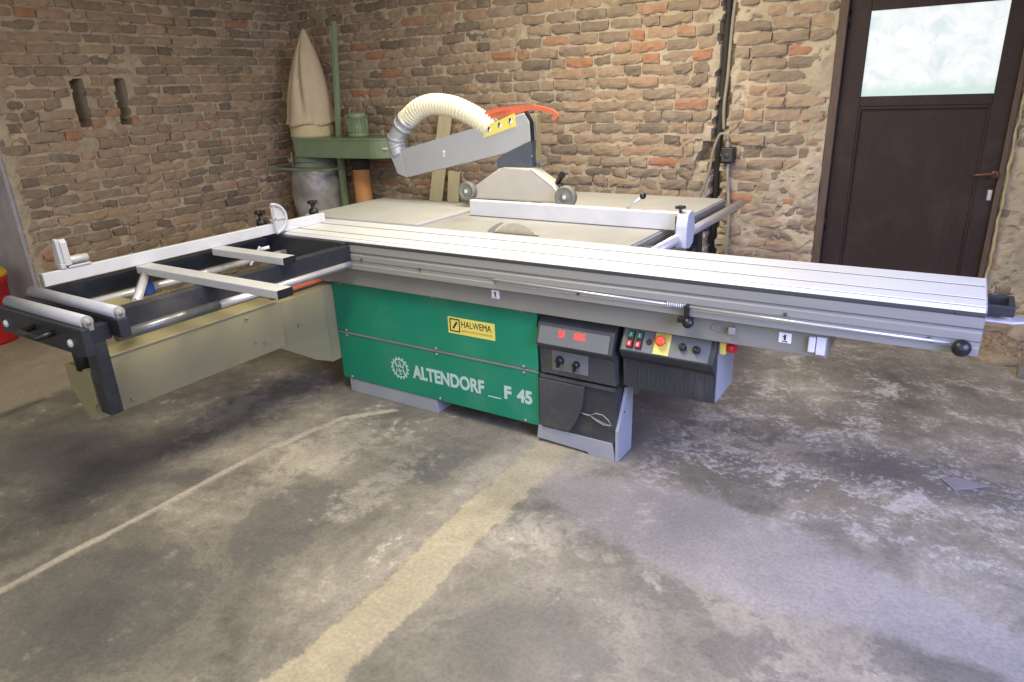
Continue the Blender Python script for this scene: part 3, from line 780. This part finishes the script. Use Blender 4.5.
# frame
fr = MB()
fr.box(.235, .285, -1.19, -.012, .79, .868, .003)           # front beam
fr.box(-.335, -.285, -1.19, -.012, .79, .868, .003)         # rear beam
fr.box(-.33, .27, -.05, -.011, .78, .885, .004)             # mounting beam along the sliding table
frame = fr.build('crosscut_frame', M['black'], saw, 'black outrigger frame')
mb = MB(); mb.box(-.27, .41, -1.245, -1.205, .80, .868, .004); mb.build('end_plate', M['black'], frame)
mb = MB(); mb.box(-.185, .425, -1.375, -1.345, .775, .873, .004); ep = mb.build('end_plate', M['black'], frame)
mb = MB(); mb.box(.30, .34, -1.35, -1.24, .79, .85, .003); mb.box(-.17, -.13, -1.35, -1.24, .79, .85, .003); mb.parts('plate_link', M['black'], frame)
mb = MB()
for x in (-.13, .34): mb.lathe([(.001, -.01), (.012, -.008), (.016, 0), (.001, .001)], (x, -1.376, .815), 14, 'y')
mb.parts('bolt', M['alu'], frame)
mb = MB(); mb.tube([(.09, -1.37, .835), (.095, -1.425, .83), (.225, -1.425, .83), (.23, -1.37, .835)], .011, 8); mb.build('grab_handle', M['rubber'], frame)
for y, a, b in ((-1.335, -.165, .392), (-1.222, -.235, .385)):
    mb = MB(); mb.cyl((a, y, .885), (b, y, .885), .0225, 20); mb.build('support_roller', M['roller'], frame)
    mb = MB()
    for x, s in ((a, -1), (b, 1)): mb.lathe([(.001, 0), (.018, .001), (.018, .003), (.008, .004), (.008, .016), (.001, .017)] if s > 0 else [(.001, -.017), (.008, -.016), (.008, -.004), (.018, -.003), (.018, -.001), (.001, 0)], (x, y, .885), 14, 'x')
    mb.parts('axle', M['alu_side'], frame); 
    mb = MB()
    for x in (a-.012, b+.004): mb.box(x, x+.008, y-.014, y+.014, .855, .888, .002)
    mb.parts('roller_bracket', M['alu_side'], frame)
# telescopic tubes
mb = MB(); mb.cyl((.29, -.86, .775), (.29, -.03, .775), .016, 16); mb.build('guide_tube', M['chrome'], frame)
mb = MB(); mb.cyl((.29, -1.205, .775), (.29, -.78, .775), .0205, 16); mb.build('guide_sleeve', M['greytube'], frame)
mb = MB(); mb.cyl((-.16, -1.2, .80), (-.16, -.05, .80), .017, 16); mb.build('guide_tube', M['chrome'], frame)
# cross bars
for y, b in ((-.79, .735), (-.415, .32)):
    mb = MB(); mb.box(XF+.002, b, y-.035, y+.035, .868, .9015, .003); mb.build('cross_bar', M['bar'], frame)
    mb = MB(); mb.box(b, b+.006, y-.035, y+.035, .868, .9015, .002); mb.build('bar_end_cap', M['rubber'], frame)
mb = MB(); mb.tube([(-.175, -.795, .866), (.16, -1.04, .84)], .02, 4); mb.build('brace', M['bar'], frame)
mb = MB(); mb.box(-.17, .0, -1.10, -.94, .74, .80, .006); mb.build('bearing_block', M['beige'], frame)
mb = MB(); mb.box(-.185, -.135, -.84, -.79, .775, .825, .004); mb.build('clamp', M['blue'], frame)
mb = MB(); mb.cyl((-.1, -.25, .80), (-.1, -.25, .86), .008, 10); mb.cyl((-.1, -.25, .86), (-.07, -.21, .868), .009, 10); mb.cyl((-.12, -.3, .79), (-.16, -.2, .86), .006, 8); mb.build('locking_lever', M['alu'], frame)
# strut from the plate down to the swing arm
mb = MB(); mb.box(.05, .125, -1.215, -1.165, .42, .80, .003); mb.build('support_leg', M['black'], frame)
mb = MB(); mb.lathe([(.001, 0), (.012, .001), (.012, .03), (.034, .032), (.034, .15), (.001, .151)], (-.04, -1.19, .55), 16); mb.build('rubber_buffer', M['rubber'], frame)
# swing arm
X0 = .055
mb = MB(); mb.box(X0-.11, X0, -1.16, -.30, .392, .628, .004); arm = mb.build('swing_arm', M['beige'], saw, 'olive beige telescopic swing arm')
mb = MB(); mb.prism([(-.34, .395), (-.34, .618), (.0, .618), (.0, .20), (-.1, .24)], X0-.13, X0-.018, 'x', .003); mb.build('arm_sleeve', M['beige'], arm)
mb = MB(); mb.box(X0-.12, X0-.028, .0, .10, .19, .62, .004); mb.build('arm_pivot', M['beige'], arm)
mb = MB(); mb.box(X0-.12, X0+.006, -1.15, -.32, .628, .636, .002); mb.build('arm_lip', M['beige'], arm)
mb = MB(); mb.prism([(-.16, .595), (.03, .59), (.03, .445), (.01, .445), (.0, .37), (-.055, .36), (-.11, .44), (-.16, .49)], -1.215, -1.158, 'y', .004); mb.build('arm_end', M['beige'], arm)
mb = MB()
for y, z in ((-1.09, .425), (-.5, .60), (-.47, .47), (-.42, .45), (-.2, .47)): mb.lathe([(.001, 0), (.009, .001), (.008, .007), (.001, .009)], (X0, y, z), 10, 'x')
mb.parts('rivet', M['alu_side'], arm)

# orange push stick on the swing arm
mb = MB(); mb.box(X0-.10, X0-.06, -.31, .05, .638, .656, .004, Matrix.Rotation(0, 4, 'Z'))
tag(mb.build('push_stick', M['orange']), 'orange stick lying on the beige swing arm under the outrigger tube', 'tool')

# ------------------------------------------------------------------ overhead blade guard
YG = 1.0
gd = bpy.data.objects.new('blade_guard', None); COL.objects.link(gd); gd.parent = saw; gd.location = Vector((.72, 1.08, .9))-saw.location; gd['label'] = 'grey overhead guard arm with cream hose and wheeled hood'
mb = MB(); mb.box(.686, .738, 1.065, 1.115, .897, 1.425, .004); mb.build('post', M['beige'], gd)
mb = MB(); mb.prism([(-.225, 1.228), (-.199, 1.056), (.561, 1.216), (.737, 1.288), (.732, 1.388), (.699, 1.435)], YG, YG+.06, 'y', .006); ga = mb.build('guard_arm', M['guardgrey'], gd)
mb = MB(); mb.prism([(-.199, 1.056), (-.225, 1.228), (-.325, 1.245), (-.325, 1.20), (-.272, 1.075)], YG+.003, YG+.057, 'y', .008); mb.build('arm_cap', M['guardgrey'], gd)
mb = MB(); mb.prism([(.701, 1.437), (.734, 1.39), (.739, 1.288), (.745, 1.288), (.741, 1.392), (.705, 1.443)], YG-.002, YG+.03, 'y'); mb.build('arm_gasket', M['rubber'], gd)
mb = MB(); mb.prism([(.44, 1.365), (.415, 1.30), (.645, 1.365), (.635, 1.435)], YG-.003, YG+.001, 'y'); sg = mb.build('warning_label', M['yellow'], gd, 'yellow label with three pictograms')
mb = MB()
for i in range(3):
    x, z = .462+.073*i, 1.352+.0225*i
    mb.lathe([(.001, -.002), (.014, -.0015), (.014, 0), (.001, .0005)], (x, YG-.003, z-.006), 14, 'y')
mb.parts('pictogram_disc', M['white'], gd)
mb = MB()
for i in range(3):
    x, z = .462+.073*i, 1.352+.0225*i
    mb.lathe([(.001, -.002), (.008, -.0015), (.008, 0), (.001, .0005)], (x+.001, YG-.0055, z+.004), 10, 'y'); mb.box(x-.006, x+.0, YG-.007, YG-.005, z-.014, z-.004)
mb.parts('pictogram', M['blackprint'], gd)
mb = MB()
for x, z in ((.12, 1.22),): mb.lathe([(.001, -.008), (.009, -.006), (.01, 0), (.001, .001)], (x, YG, z), 12, 'y'); mb.box(x-.004, x+.004, YG-.006, YG, z-.03, z)
mb.box(.05, .08, YG+.02, YG+.06, 1.29, 1.30, .002)
mb.parts('arm_screw', M['alu'], gd)
mb = MB(); mb.prism([(.50, 1.135), (.50, 1.18), (.55, 1.215), (.735, 1.30), (.735, 1.14)], YG+.006, YG+.04, 'y', .003); mb.build('hood_bracket', M['bracket'], gd)
mb = MB(); mb.cyl((.735, YG+.04, 1.16), (.80, YG+.04, 1.15), .007, 8); mb.sphere((.76, YG+.03, 1.165), .013, 10); mb.sphere((.735, YG+.01, 1.20), .01, 10); mb.build('clamp_screw', M['bracket'], gd)
mb = MB(); mb.prism([(.30, .955), (.31, 1.0), (.36, 1.03), (.53, 1.135), (.56, 1.14), (.745, 1.14), (.77, 1.13), (.90, 1.055), (.945, 1.0), (.95, .955)], YG-.03, YG+.06, 'y', .012); hd = mb.build('hood', M['hood'], gd, 'dusty trapezoid blade hood')
mb = MB(); mb.tube([(.745, YG-.026, 1.137), (.77, YG-.03, 1.127), (.89, YG-.03, 1.05), (.93, YG-.03, 1.0), (.945, YG-.03, .96)], .007, 8); mb.build('hood_rim', M['alu_white'], gd)
for x, z, r_ in ((.325, 1.003, .055), (.985, .998, .062)):
    mb = MB(); mb.lathe([(.001, -.022), (.018, -.022), (.02, -.018), (r_*.72, -.016), (r_*.8, -.022), (r_*.95, -.022), (r_, -.014), (r_, .012), (r_*.9, .018), (.001, .018)], (x, YG-.055, z), 28, 'y'); w = mb.build('wheel', M['wheel'], gd)
    mb = MB(); mb.box(x-.009, x+.009, YG-.08, YG-.076, z-.009, z+.009, .001); mb.lathe([(.001, 0), (.012, .0), (.012, .004), (.001, .005)], (x, YG-.0785, z), 12, 'y'); mb.build('hub', M['alu'], gd)
mb = MB(); mb.tube([(.90, YG, 1.06), (.925, YG, 1.10), (.94, YG-.01, 1.11)], [.014, .018, .02], 8); mb.tube([(.93, YG, 1.06), (.915, YG, 1.02)], .012, 8); mb.build('height_knob', M['rubber'], gd)
# hose: ribbed arc, then two smooth elbows
ctr = [(.45, 1.345), (.38, 1.39), (.304, 1.43), (.2, 1.47), (.112, 1.488), (.017, 1.492), (-.08, 1.47), (-.165, 1.42), (-.195, 1.395)]
def spline(pts, n):
    P = [pts[0]]+list(pts)+[pts[-1]]; out = []
    for i in range(len(pts)-1):
        a, b, c, d = [np.array(P[i+k], float) for k in range(4)]
        for t in np.linspace(0, 1, n, endpoint=False):
            out.append(.5*((2*b)+(-a+c)*t+(2*a-5*b+4*c-d)*t*t+(-a+3*b-3*c+d)*t**3))
    out.append(np.array(pts[-1], float)); return out
hp = spline(ctr, 26)
mb = MB(); mb.tube([(p[0], YG+.045, p[1]) for p in hp], [.058+.006*math.sin(i*PI/3) for i in range(len(hp))], 20); mb.build('ribbed_hose', M['hose'], gd, 'cream ribbed hose')
el = spline([(-.175, 1.412), (-.235, 1.355), (-.28, 1.305), (-.29, 1.26), (-.265, 1.19)], 4)
mb = MB(); mb.tube([(p[0], YG+.04, p[1]) for p in el], [.062 if i < 3 else .054 for i in range(len(el))], 20)
for k in (1, 3, 9, 13):
    p, q_ = np.array(el[k]), np.array(el[k+1]); d = (q_-p)/np.linalg.norm(q_-p)*.012
    mb.tube([(p[0]-d[0], YG+.04, p[1]-d[1]), (p[0]+d[0], YG+.04, p[1]+d[1])], .066 if k < 4 else .058, 20)
mb.build('hose_elbow', M['guardgrey'], gd, 'grey elbow joining hose and arm')
# push stick on top of the guard arm
ps = [(0.379, 1.429), (0.436, 1.449), (0.497, 1.465), (0.616, 1.472), (0.731, 1.477), (0.809, 1.462), (0.863, 1.448), (0.885, 1.431), (0.892, 1.413), (0.881, 1.395), (0.868, 1.392), (0.857, 1.395), (0.852, 1.405), (0.86, 1.412), (0.87, 1.415), (0.866, 1.427), (0.85, 1.43), (0.819, 1.434), (0.775, 1.446), (0.707, 1.447), (0.614, 1.426), (0.518, 1.413), (0.421, 1.404)]
mb = MB(); mb.prism(ps, YG+.03, YG+.05, 'y')
for k in range(3): mb.prism([(.43+.02*k, 1.41+.012*k), (.43+.02*k, 1.414+.012*k), (.53+.03*k, 1.434+.010*k), (.53+.03*k, 1.430+.010*k)], YG+.026, YG+.0305, 'y')
tag(mb.build('push_stick', M['orange']), 'orange red push stick with hooked grip on top of the overhead guard', 'tool')

# ------------------------------------------------------------------ dust extractor in the corner
DY = 2.1
de = thing('dust_extractor', 'sage green dust extractor with canvas filter bag standing in the brick corner', 'dust extractor', (-1.95, DY, 0))
cx, hx_ = -2.235, -1.66
pr = [(-2.27, DY-.2), (hx_-.1, DY-.2)] + [(-1.37+.2*math.sin(t), DY-.2*math.cos(t)) for t in np.linspace(.1, PI-.1, 14)] + [(hx_-.1, DY+.2), (-2.27, DY+.2), (-2.43, DY+.1), (-2.43, DY-.08)]
mb = MB(); mb.prism(pr, 1.06, 1.22, 'z', .006); hs = mb.build('fan_housing', M['sage'], de)
mb = MB(); mb.prism([(-1.83+(px+1.83)*1.01, DY+(py-DY)*1.03) for px, py in pr], 1.208, 1.222, 'z'); mb.build('housing_rim', M['sage'], hs)
mb = MB(); mb.box(-1.25, -1.215, DY-.17, DY-.13, 1.13, 1.148, .002); mb.build('name_tag', M['white'], hs)
mb = MB(); mb.lathe([(.001, 0), (.092, .002), (.092, .03), (.072, .035), (.072, .15), (.082, .155), (.082, .185), (.07, .197), (.001, .199)], (hx_, DY, 1.222), 24)
for k in range(18):
    a = 2*PI*k/18; mb.box(-.012, .008, -.003, .003, 0, .11, 0, Matrix.Translation((hx_+.078*math.cos(a), DY+.078*math.sin(a), 1.262)) @ Matrix.Rotation(a, 4, 'Z'))
mb.build('motor', M['sage'], de)
mb = MB(); mb.cyl((hx_-.02, DY, .0), (hx_-.02, DY, .95), .075, 24); mb.build('duct_pipe', M['terra'], de, 'terracotta coloured upright duct')
mb = MB(); mb.cyl((hx_-.02, DY, .95), (hx_-.02, DY, 1.062), .08, 24); mb.build('duct_collar', M['inner'], de)
# canvas bag: folded, pointed top
bm_ = MB(); rings = []; seg = 56
for i, t in enumerate(np.linspace(0, 1, 34)):
    z = 1.33+.785*t
    rad = .205*(1-.10*t-.88*t**2.4)+.004+.012*math.exp(-(t/.05)**2)
    ring = []
    for k in range(seg):
        a = 2*PI*k/seg
        fold = 1-.34*min(1, t*2.2)*math.exp(-((a-5.0+.75*(t-.35))/.13)**2)+.10*min(1, t*2)*math.exp(-((a-5.35+.75*(t-.35))/.16)**2)-.12*(1-t)*math.exp(-((a-5.75+.4*t)/.12)**2)-.1*(1-t)*math.exp(-((a-4.4)/.1)**2)+.03*math.sin(3*a+4*t)*(1-t)
        ring.append(bm_.bm.verts.new((cx+.055*t+rad*fold*math.cos(a), DY+rad*fold*math.sin(a)*(1-.25*t), z+.012*math.sin(5*a)*(t < .05))))
    rings.append(ring)
for a, b in zip(rings, rings[1:]):
    for k in range(seg):
        f = bm_.bm.faces.new((a[k], a[(k+1) % seg], b[(k+1) % seg], b[k])); f.smooth = True
bm_.bm.faces.new(rings[0][::-1]); bm_.bm.faces.new(rings[-1])
bm_.build('filter_bag', M['canvas'], de, 'beige canvas filter bag')
mb = MB(); mb.lathe([(.001, 1.221), (.19, 1.222), (.193, 1.25), (.189, 1.255), (.193, 1.29), (.189, 1.295), (.193, 1.335), (.18, 1.35), (.001, 1.35)], (cx, DY, 0), 40); mb.build('bag_collar', M['canvas2'], de)
mb = MB(); mb.lathe([(.001, .955), (.195, .955), (.203, .965), (.195, .975), (.19, .98), (.19, 1.06), (.001, 1.06)], (cx, DY, 0), 36); mb.build('lower_ring', M['sage'], de)
mb = MB(); prf = []
for t in np.linspace(0, 1, 20): prf.append((.195+.035*math.sin(PI*min(1, t*1.6))-.06*max(0, t-.8)*2, .985-.84*t))
mb.lathe([(.001, .14)]+prf[::-1]+[(.001, .986)], (cx-.02, DY, 0), 40)
for v in mb.bm.verts:
    a = math.atan2(v.co.y-DY, v.co.x-cx); k = 1+.04*math.sin(5*a+9*v.co.z)*(v.co.z < .96); v.co.x = cx+(v.co.x-cx)*k; v.co.y = DY+(v.co.y-DY)*k
mb.build('waste_bag', M['bagplastic'], de, 'cloudy plastic waste bag')
mb = MB(); mb.tube([(cx+.207*math.cos(t), DY+.207*math.sin(t), .975) for t in np.linspace(0, 2*PI, 40)], .008, 8, False); mb.tube([(cx+.2*math.cos(t), DY+.2*math.sin(t), 1.02) for t in np.linspace(0, 2*PI, 40)], .006, 8, False)
mb.cyl((cx-.10, DY-.19, .97), (cx-.10, DY-.19, 1.1), .007, 8); mb.cyl((cx-.2, DY-.16, 1.03), (cx-.1, DY-.21, 1.03), .011, 8); mb.build('clamp_ring', M['alu_side'], de)
mb = MB()
mb.box(-2.63, -1.9, DY-.235, DY-.215, .945, .965, .003); mb.box(-1.945, -1.895, DY-.02, DY+.02, 0, 1.06, .003); mb.box(-2.5, -2.46, DY+.15, DY+.19, 0, 1.06, .003)
mb.box(-2.5, -1.895, DY+.19, DY+.22, .03, .08); mb.box(-1.93, -1.9, DY-.22, DY-.02, .945, .965)
mb.parts('stand', M['sage'], de)
mb = MB(); mb.prism([(-1.885, 1.222), (-1.925, 1.222), (-1.825, 2.14), (-1.79, 2.14)], DY-.02, DY+.02, 'y', .003); mb.build('bag_post', M['sage'], de, 'tall green bag hanger post')

# ------------------------------------------------------------------ loose things
def plank(name, label, x0, z1, lean, w, th, x_top):
    m_ = MB(); ytop = YW-.03-th
    L = math.hypot(z1, x_top-x0, lean)
    zax = Vector((x_top-x0, lean, z1)).normalized(); xax = Vector((0, 1, 0)).cross(zax).normalized(); yax = zax.cross(xax)
    mt_ = Matrix((xax, yax, zax)).transposed().to_4x4(); mt_.translation = Vector((x0, ytop-lean, .004))
    m_.box(-w/2, w/2, -th/2, th/2, 0, L, .002, mt_)
    return tag(m_.build(name, M['plank']), label, 'plank', 'boards leaning on the back wall')
plank('wooden_plank', 'tall pale plank leaning against the brick wall behind the cream hose', -1.16, 1.42, .09, .125, .022, -.885)
plank('wooden_plank', 'short pale board leaning low on the brick wall beside the tall plank', -.93, .92, .06, .11, .02, -.845)

# socket box and cables
sk = thing('power_socket', 'black power socket box on the brick wall left of the door', 'socket', (1.45, YW-.02, 1.09))
mb = MB(); mb.box(1.405, 1.49, YW-.07, YW+.005, 1.04, 1.14, .006); mb.build('socket_box', M['rubber'], sk)
mb = MB(); mb.box(1.412, 1.483, YW-.078, YW-.07, 1.05, 1.13, .004); mb.lathe([(.001, -.004), (.018, -.003), (.02, 0), (.001, .001)], (1.447, YW-.078, 1.09), 16, 'y'); mb.build('socket_cover', M['char2'], sk)
mb = MB(); mb.lathe([(.012, 0), (.016, .005), (.014, .03), (.007, .045), (.001, .046)], (1.442, YW-.04, 1.138), 14); mb.build('cable_gland', M['cable'], sk)
def cable(pts, r_, label):
    P3 = spline([p for p in pts], 8); mb = MB(); mb.tube([tuple(p) for p in P3], r_, 8)
    return tag(mb.build('power_cable', M['cable']), label, 'cable')
cable([(1.442, YW-.04, 1.19), (1.42, YW-.05, 1.225), (1.385, YW-.05, 1.22), (1.35, YW-.045, 1.13), (1.325, YW-.04, .98), (1.29, YW-.04, .86), (1.25, YW-.04, .76)], .0095, 'grey cable looping from the socket top down behind the saw table')
cable([(1.45, YW-.035, 1.037), (1.452, YW-.04, .96), (1.462, YW-.035, .86), (1.478, YW-.04, .7), (1.48, YW-.04, .5), (1.475, YW-.04, .2), (1.47, YW-.05, .02)], .012, 'grey cable running down the wall from the socket underside')
cable([(1.415, YW+.03, 2.6), (1.42, YW+.02, 2.2), (1.405, YW+.01, 1.9), (1.40, YW+.0, 1.6), (1.385, YW+.01, 1.4), (1.39, YW+.02, 1.25)], .011, 'dusty cable hanging down in the dark wall chase')
mb = MB(); mb.tube([(1.352, YW+.06, .3), (1.35, YW+.06, 1.2), (1.375, YW+.06, 2.7)], .02, 10); tag(mb.build('pipe', M['inner']), 'dark pipe recessed in the wall chase left of the socket', 'pipe')

# red bucket with yellow lid by the opening
bk = thing('bucket', 'red plastic bucket with yellow lid at the left edge beside the wall opening', 'bucket', (-2.9, -.52, 0))
mb = MB(); mb.lathe([(.001, 0), (.15, .002), (.155, .02), (.18, .42), (.19, .43), (.19, .46), (.175, .462), (.001, .462)], (-2.9, -.52, 0), 32); mb.build('bucket_body', M['redcrate'], bk)
mb = MB(); mb.lathe([(.001, .463), (.19, .465), (.195, .49), (.18, .51), (.12, .56), (.05, .60), (.001, .605)], (-2.9, -.52, 0), 28); mb.build('bucket_lid', M['yellowlid'], bk)

# rubble heap and block at the right
V, F = [], []; r = random.Random(9)
mb = MB()
for k in range(420):
    a, d = r.uniform(0, 2*PI), abs(r.gauss(0, .1)); x = 3.12+.13*r.gauss(0, .6); y = 2.26+.10*r.gauss(0, .55); h = max(0, .09*(1-math.hypot((x-3.12)/.2, (y-2.3)/.2))); s = r.uniform(.005, .018)
    y = min(y, 2.355)
    mtx = Matrix.Translation((x, y, h+s*.5)) @ Matrix.Rotation(r.uniform(0, 3), 4, (r.random(), r.random(), r.random()+.1))
    mb.box(-s, s, -s*.8, s*.8, -s*.6, s*.6, 0, mtx)
mb.lathe([(.001, .0), (.19, .0), (.13, .03), (.06, .055), (.001, .065)], (3.12, 2.24, 0), 20)
for v in mb.bm.verts:
    if v.co.y > 2.36: v.co.y = 2.36
o = tag(mb.build('rubble_heap', M['rubble']), 'heap of crumbled mortar on the floor right of the door', 'rubble'); o['kind'] = 'stuff'
mb = MB(); mb.box(3.2, 3.42, 1.90, 1.985, 0, .06, .006); tag(mb.build('concrete_block', M['stone']), 'grey concrete block on the floor at the right edge beside the rubble', 'block')
mb = MB(); mb.prism([(2.905, .575), (2.96, .615), (3.075, .60), (2.955, .50)], .001, .006, 'z', .001); tag(mb.build('floor_patch', M['floor_patch']), 'flat grey violet triangular patch on the right floor', 'floor_patch')  # thin flat triangular patch in grey violet, just above the floor

# ------------------------------------------------------------------ light
def area(name, loc, target, sx, sy, power, rgb, spread=180):
    l = bpy.data.lights.new(name, 'AREA'); l.shape = 'RECTANGLE'; l.size = sx; l.size_y = sy; l.energy = power; l.color = lin(rgb); l.spread = math.radians(spread)
    o = bpy.data.objects.new(name, l); COL.objects.link(o); o.location = loc
    o.rotation_euler = (Vector(target)-Vector(loc)).to_track_quat('-Z', 'Y').to_euler()
    return o
area('ceiling_light', (1.25, -.9, 2.68), (1.1, -.6, 0), .5, 1.3, 56, (255,246,224))
area('ceiling_light.001', (.9, 1.0, 2.68), (.9, 1.0, 0), 1.3, .4, 44, (255,244,220))
area('daylight_opening', (4.5, -1.3, 1.75), (2.2, .15, 0), 1.8, 1.4, 46, (166,180,255), 95)
area('daylight_front', (2.2, -4.8, 2.1), (.8, .3, .9), 3.2, 2.0, 46, (240,240,248))
w = bpy.data.worlds.new('World'); scene.world = w; w.use_nodes = True
w.node_tree.nodes['Background'].inputs[0].default_value = (*lin((222,220,214)), 1); w.node_tree.nodes['Background'].inputs[1].default_value = .38

# ------------------------------------------------------------------ camera
yaw, pitch, roll = .5822, .3525, -.0409
cy_, sy_ = math.cos(yaw), math.sin(yaw); cp, sp_ = math.cos(pitch), math.sin(pitch)
f_ = Vector((-sy_*cp, cy_*cp, -sp_)); r_ = Vector((cy_, sy_, 0)); u_ = r_.cross(f_)
r2 = math.cos(roll)*r_+math.sin(roll)*u_; u2 = -math.sin(roll)*r_+math.cos(roll)*u_
cam = bpy.data.cameras.new('camera'); co_ = bpy.data.objects.new('camera', cam); COL.objects.link(co_)
mw = Matrix((r2, u2, -f_)).transposed().to_4x4(); mw.translation = Vector((2.7933, -2.3953, 1.5675)); co_.matrix_world = mw
cam.sensor_width = 36; cam.lens = 687.8/1024*36; cam.clip_start = .05
scene.camera = co_
vs = scene.view_settings
vs.view_transform = 'Standard'; vs.look = 'None'; vs.gamma = 1; vs.use_curve_mapping = False; vs.exposure = 0.45
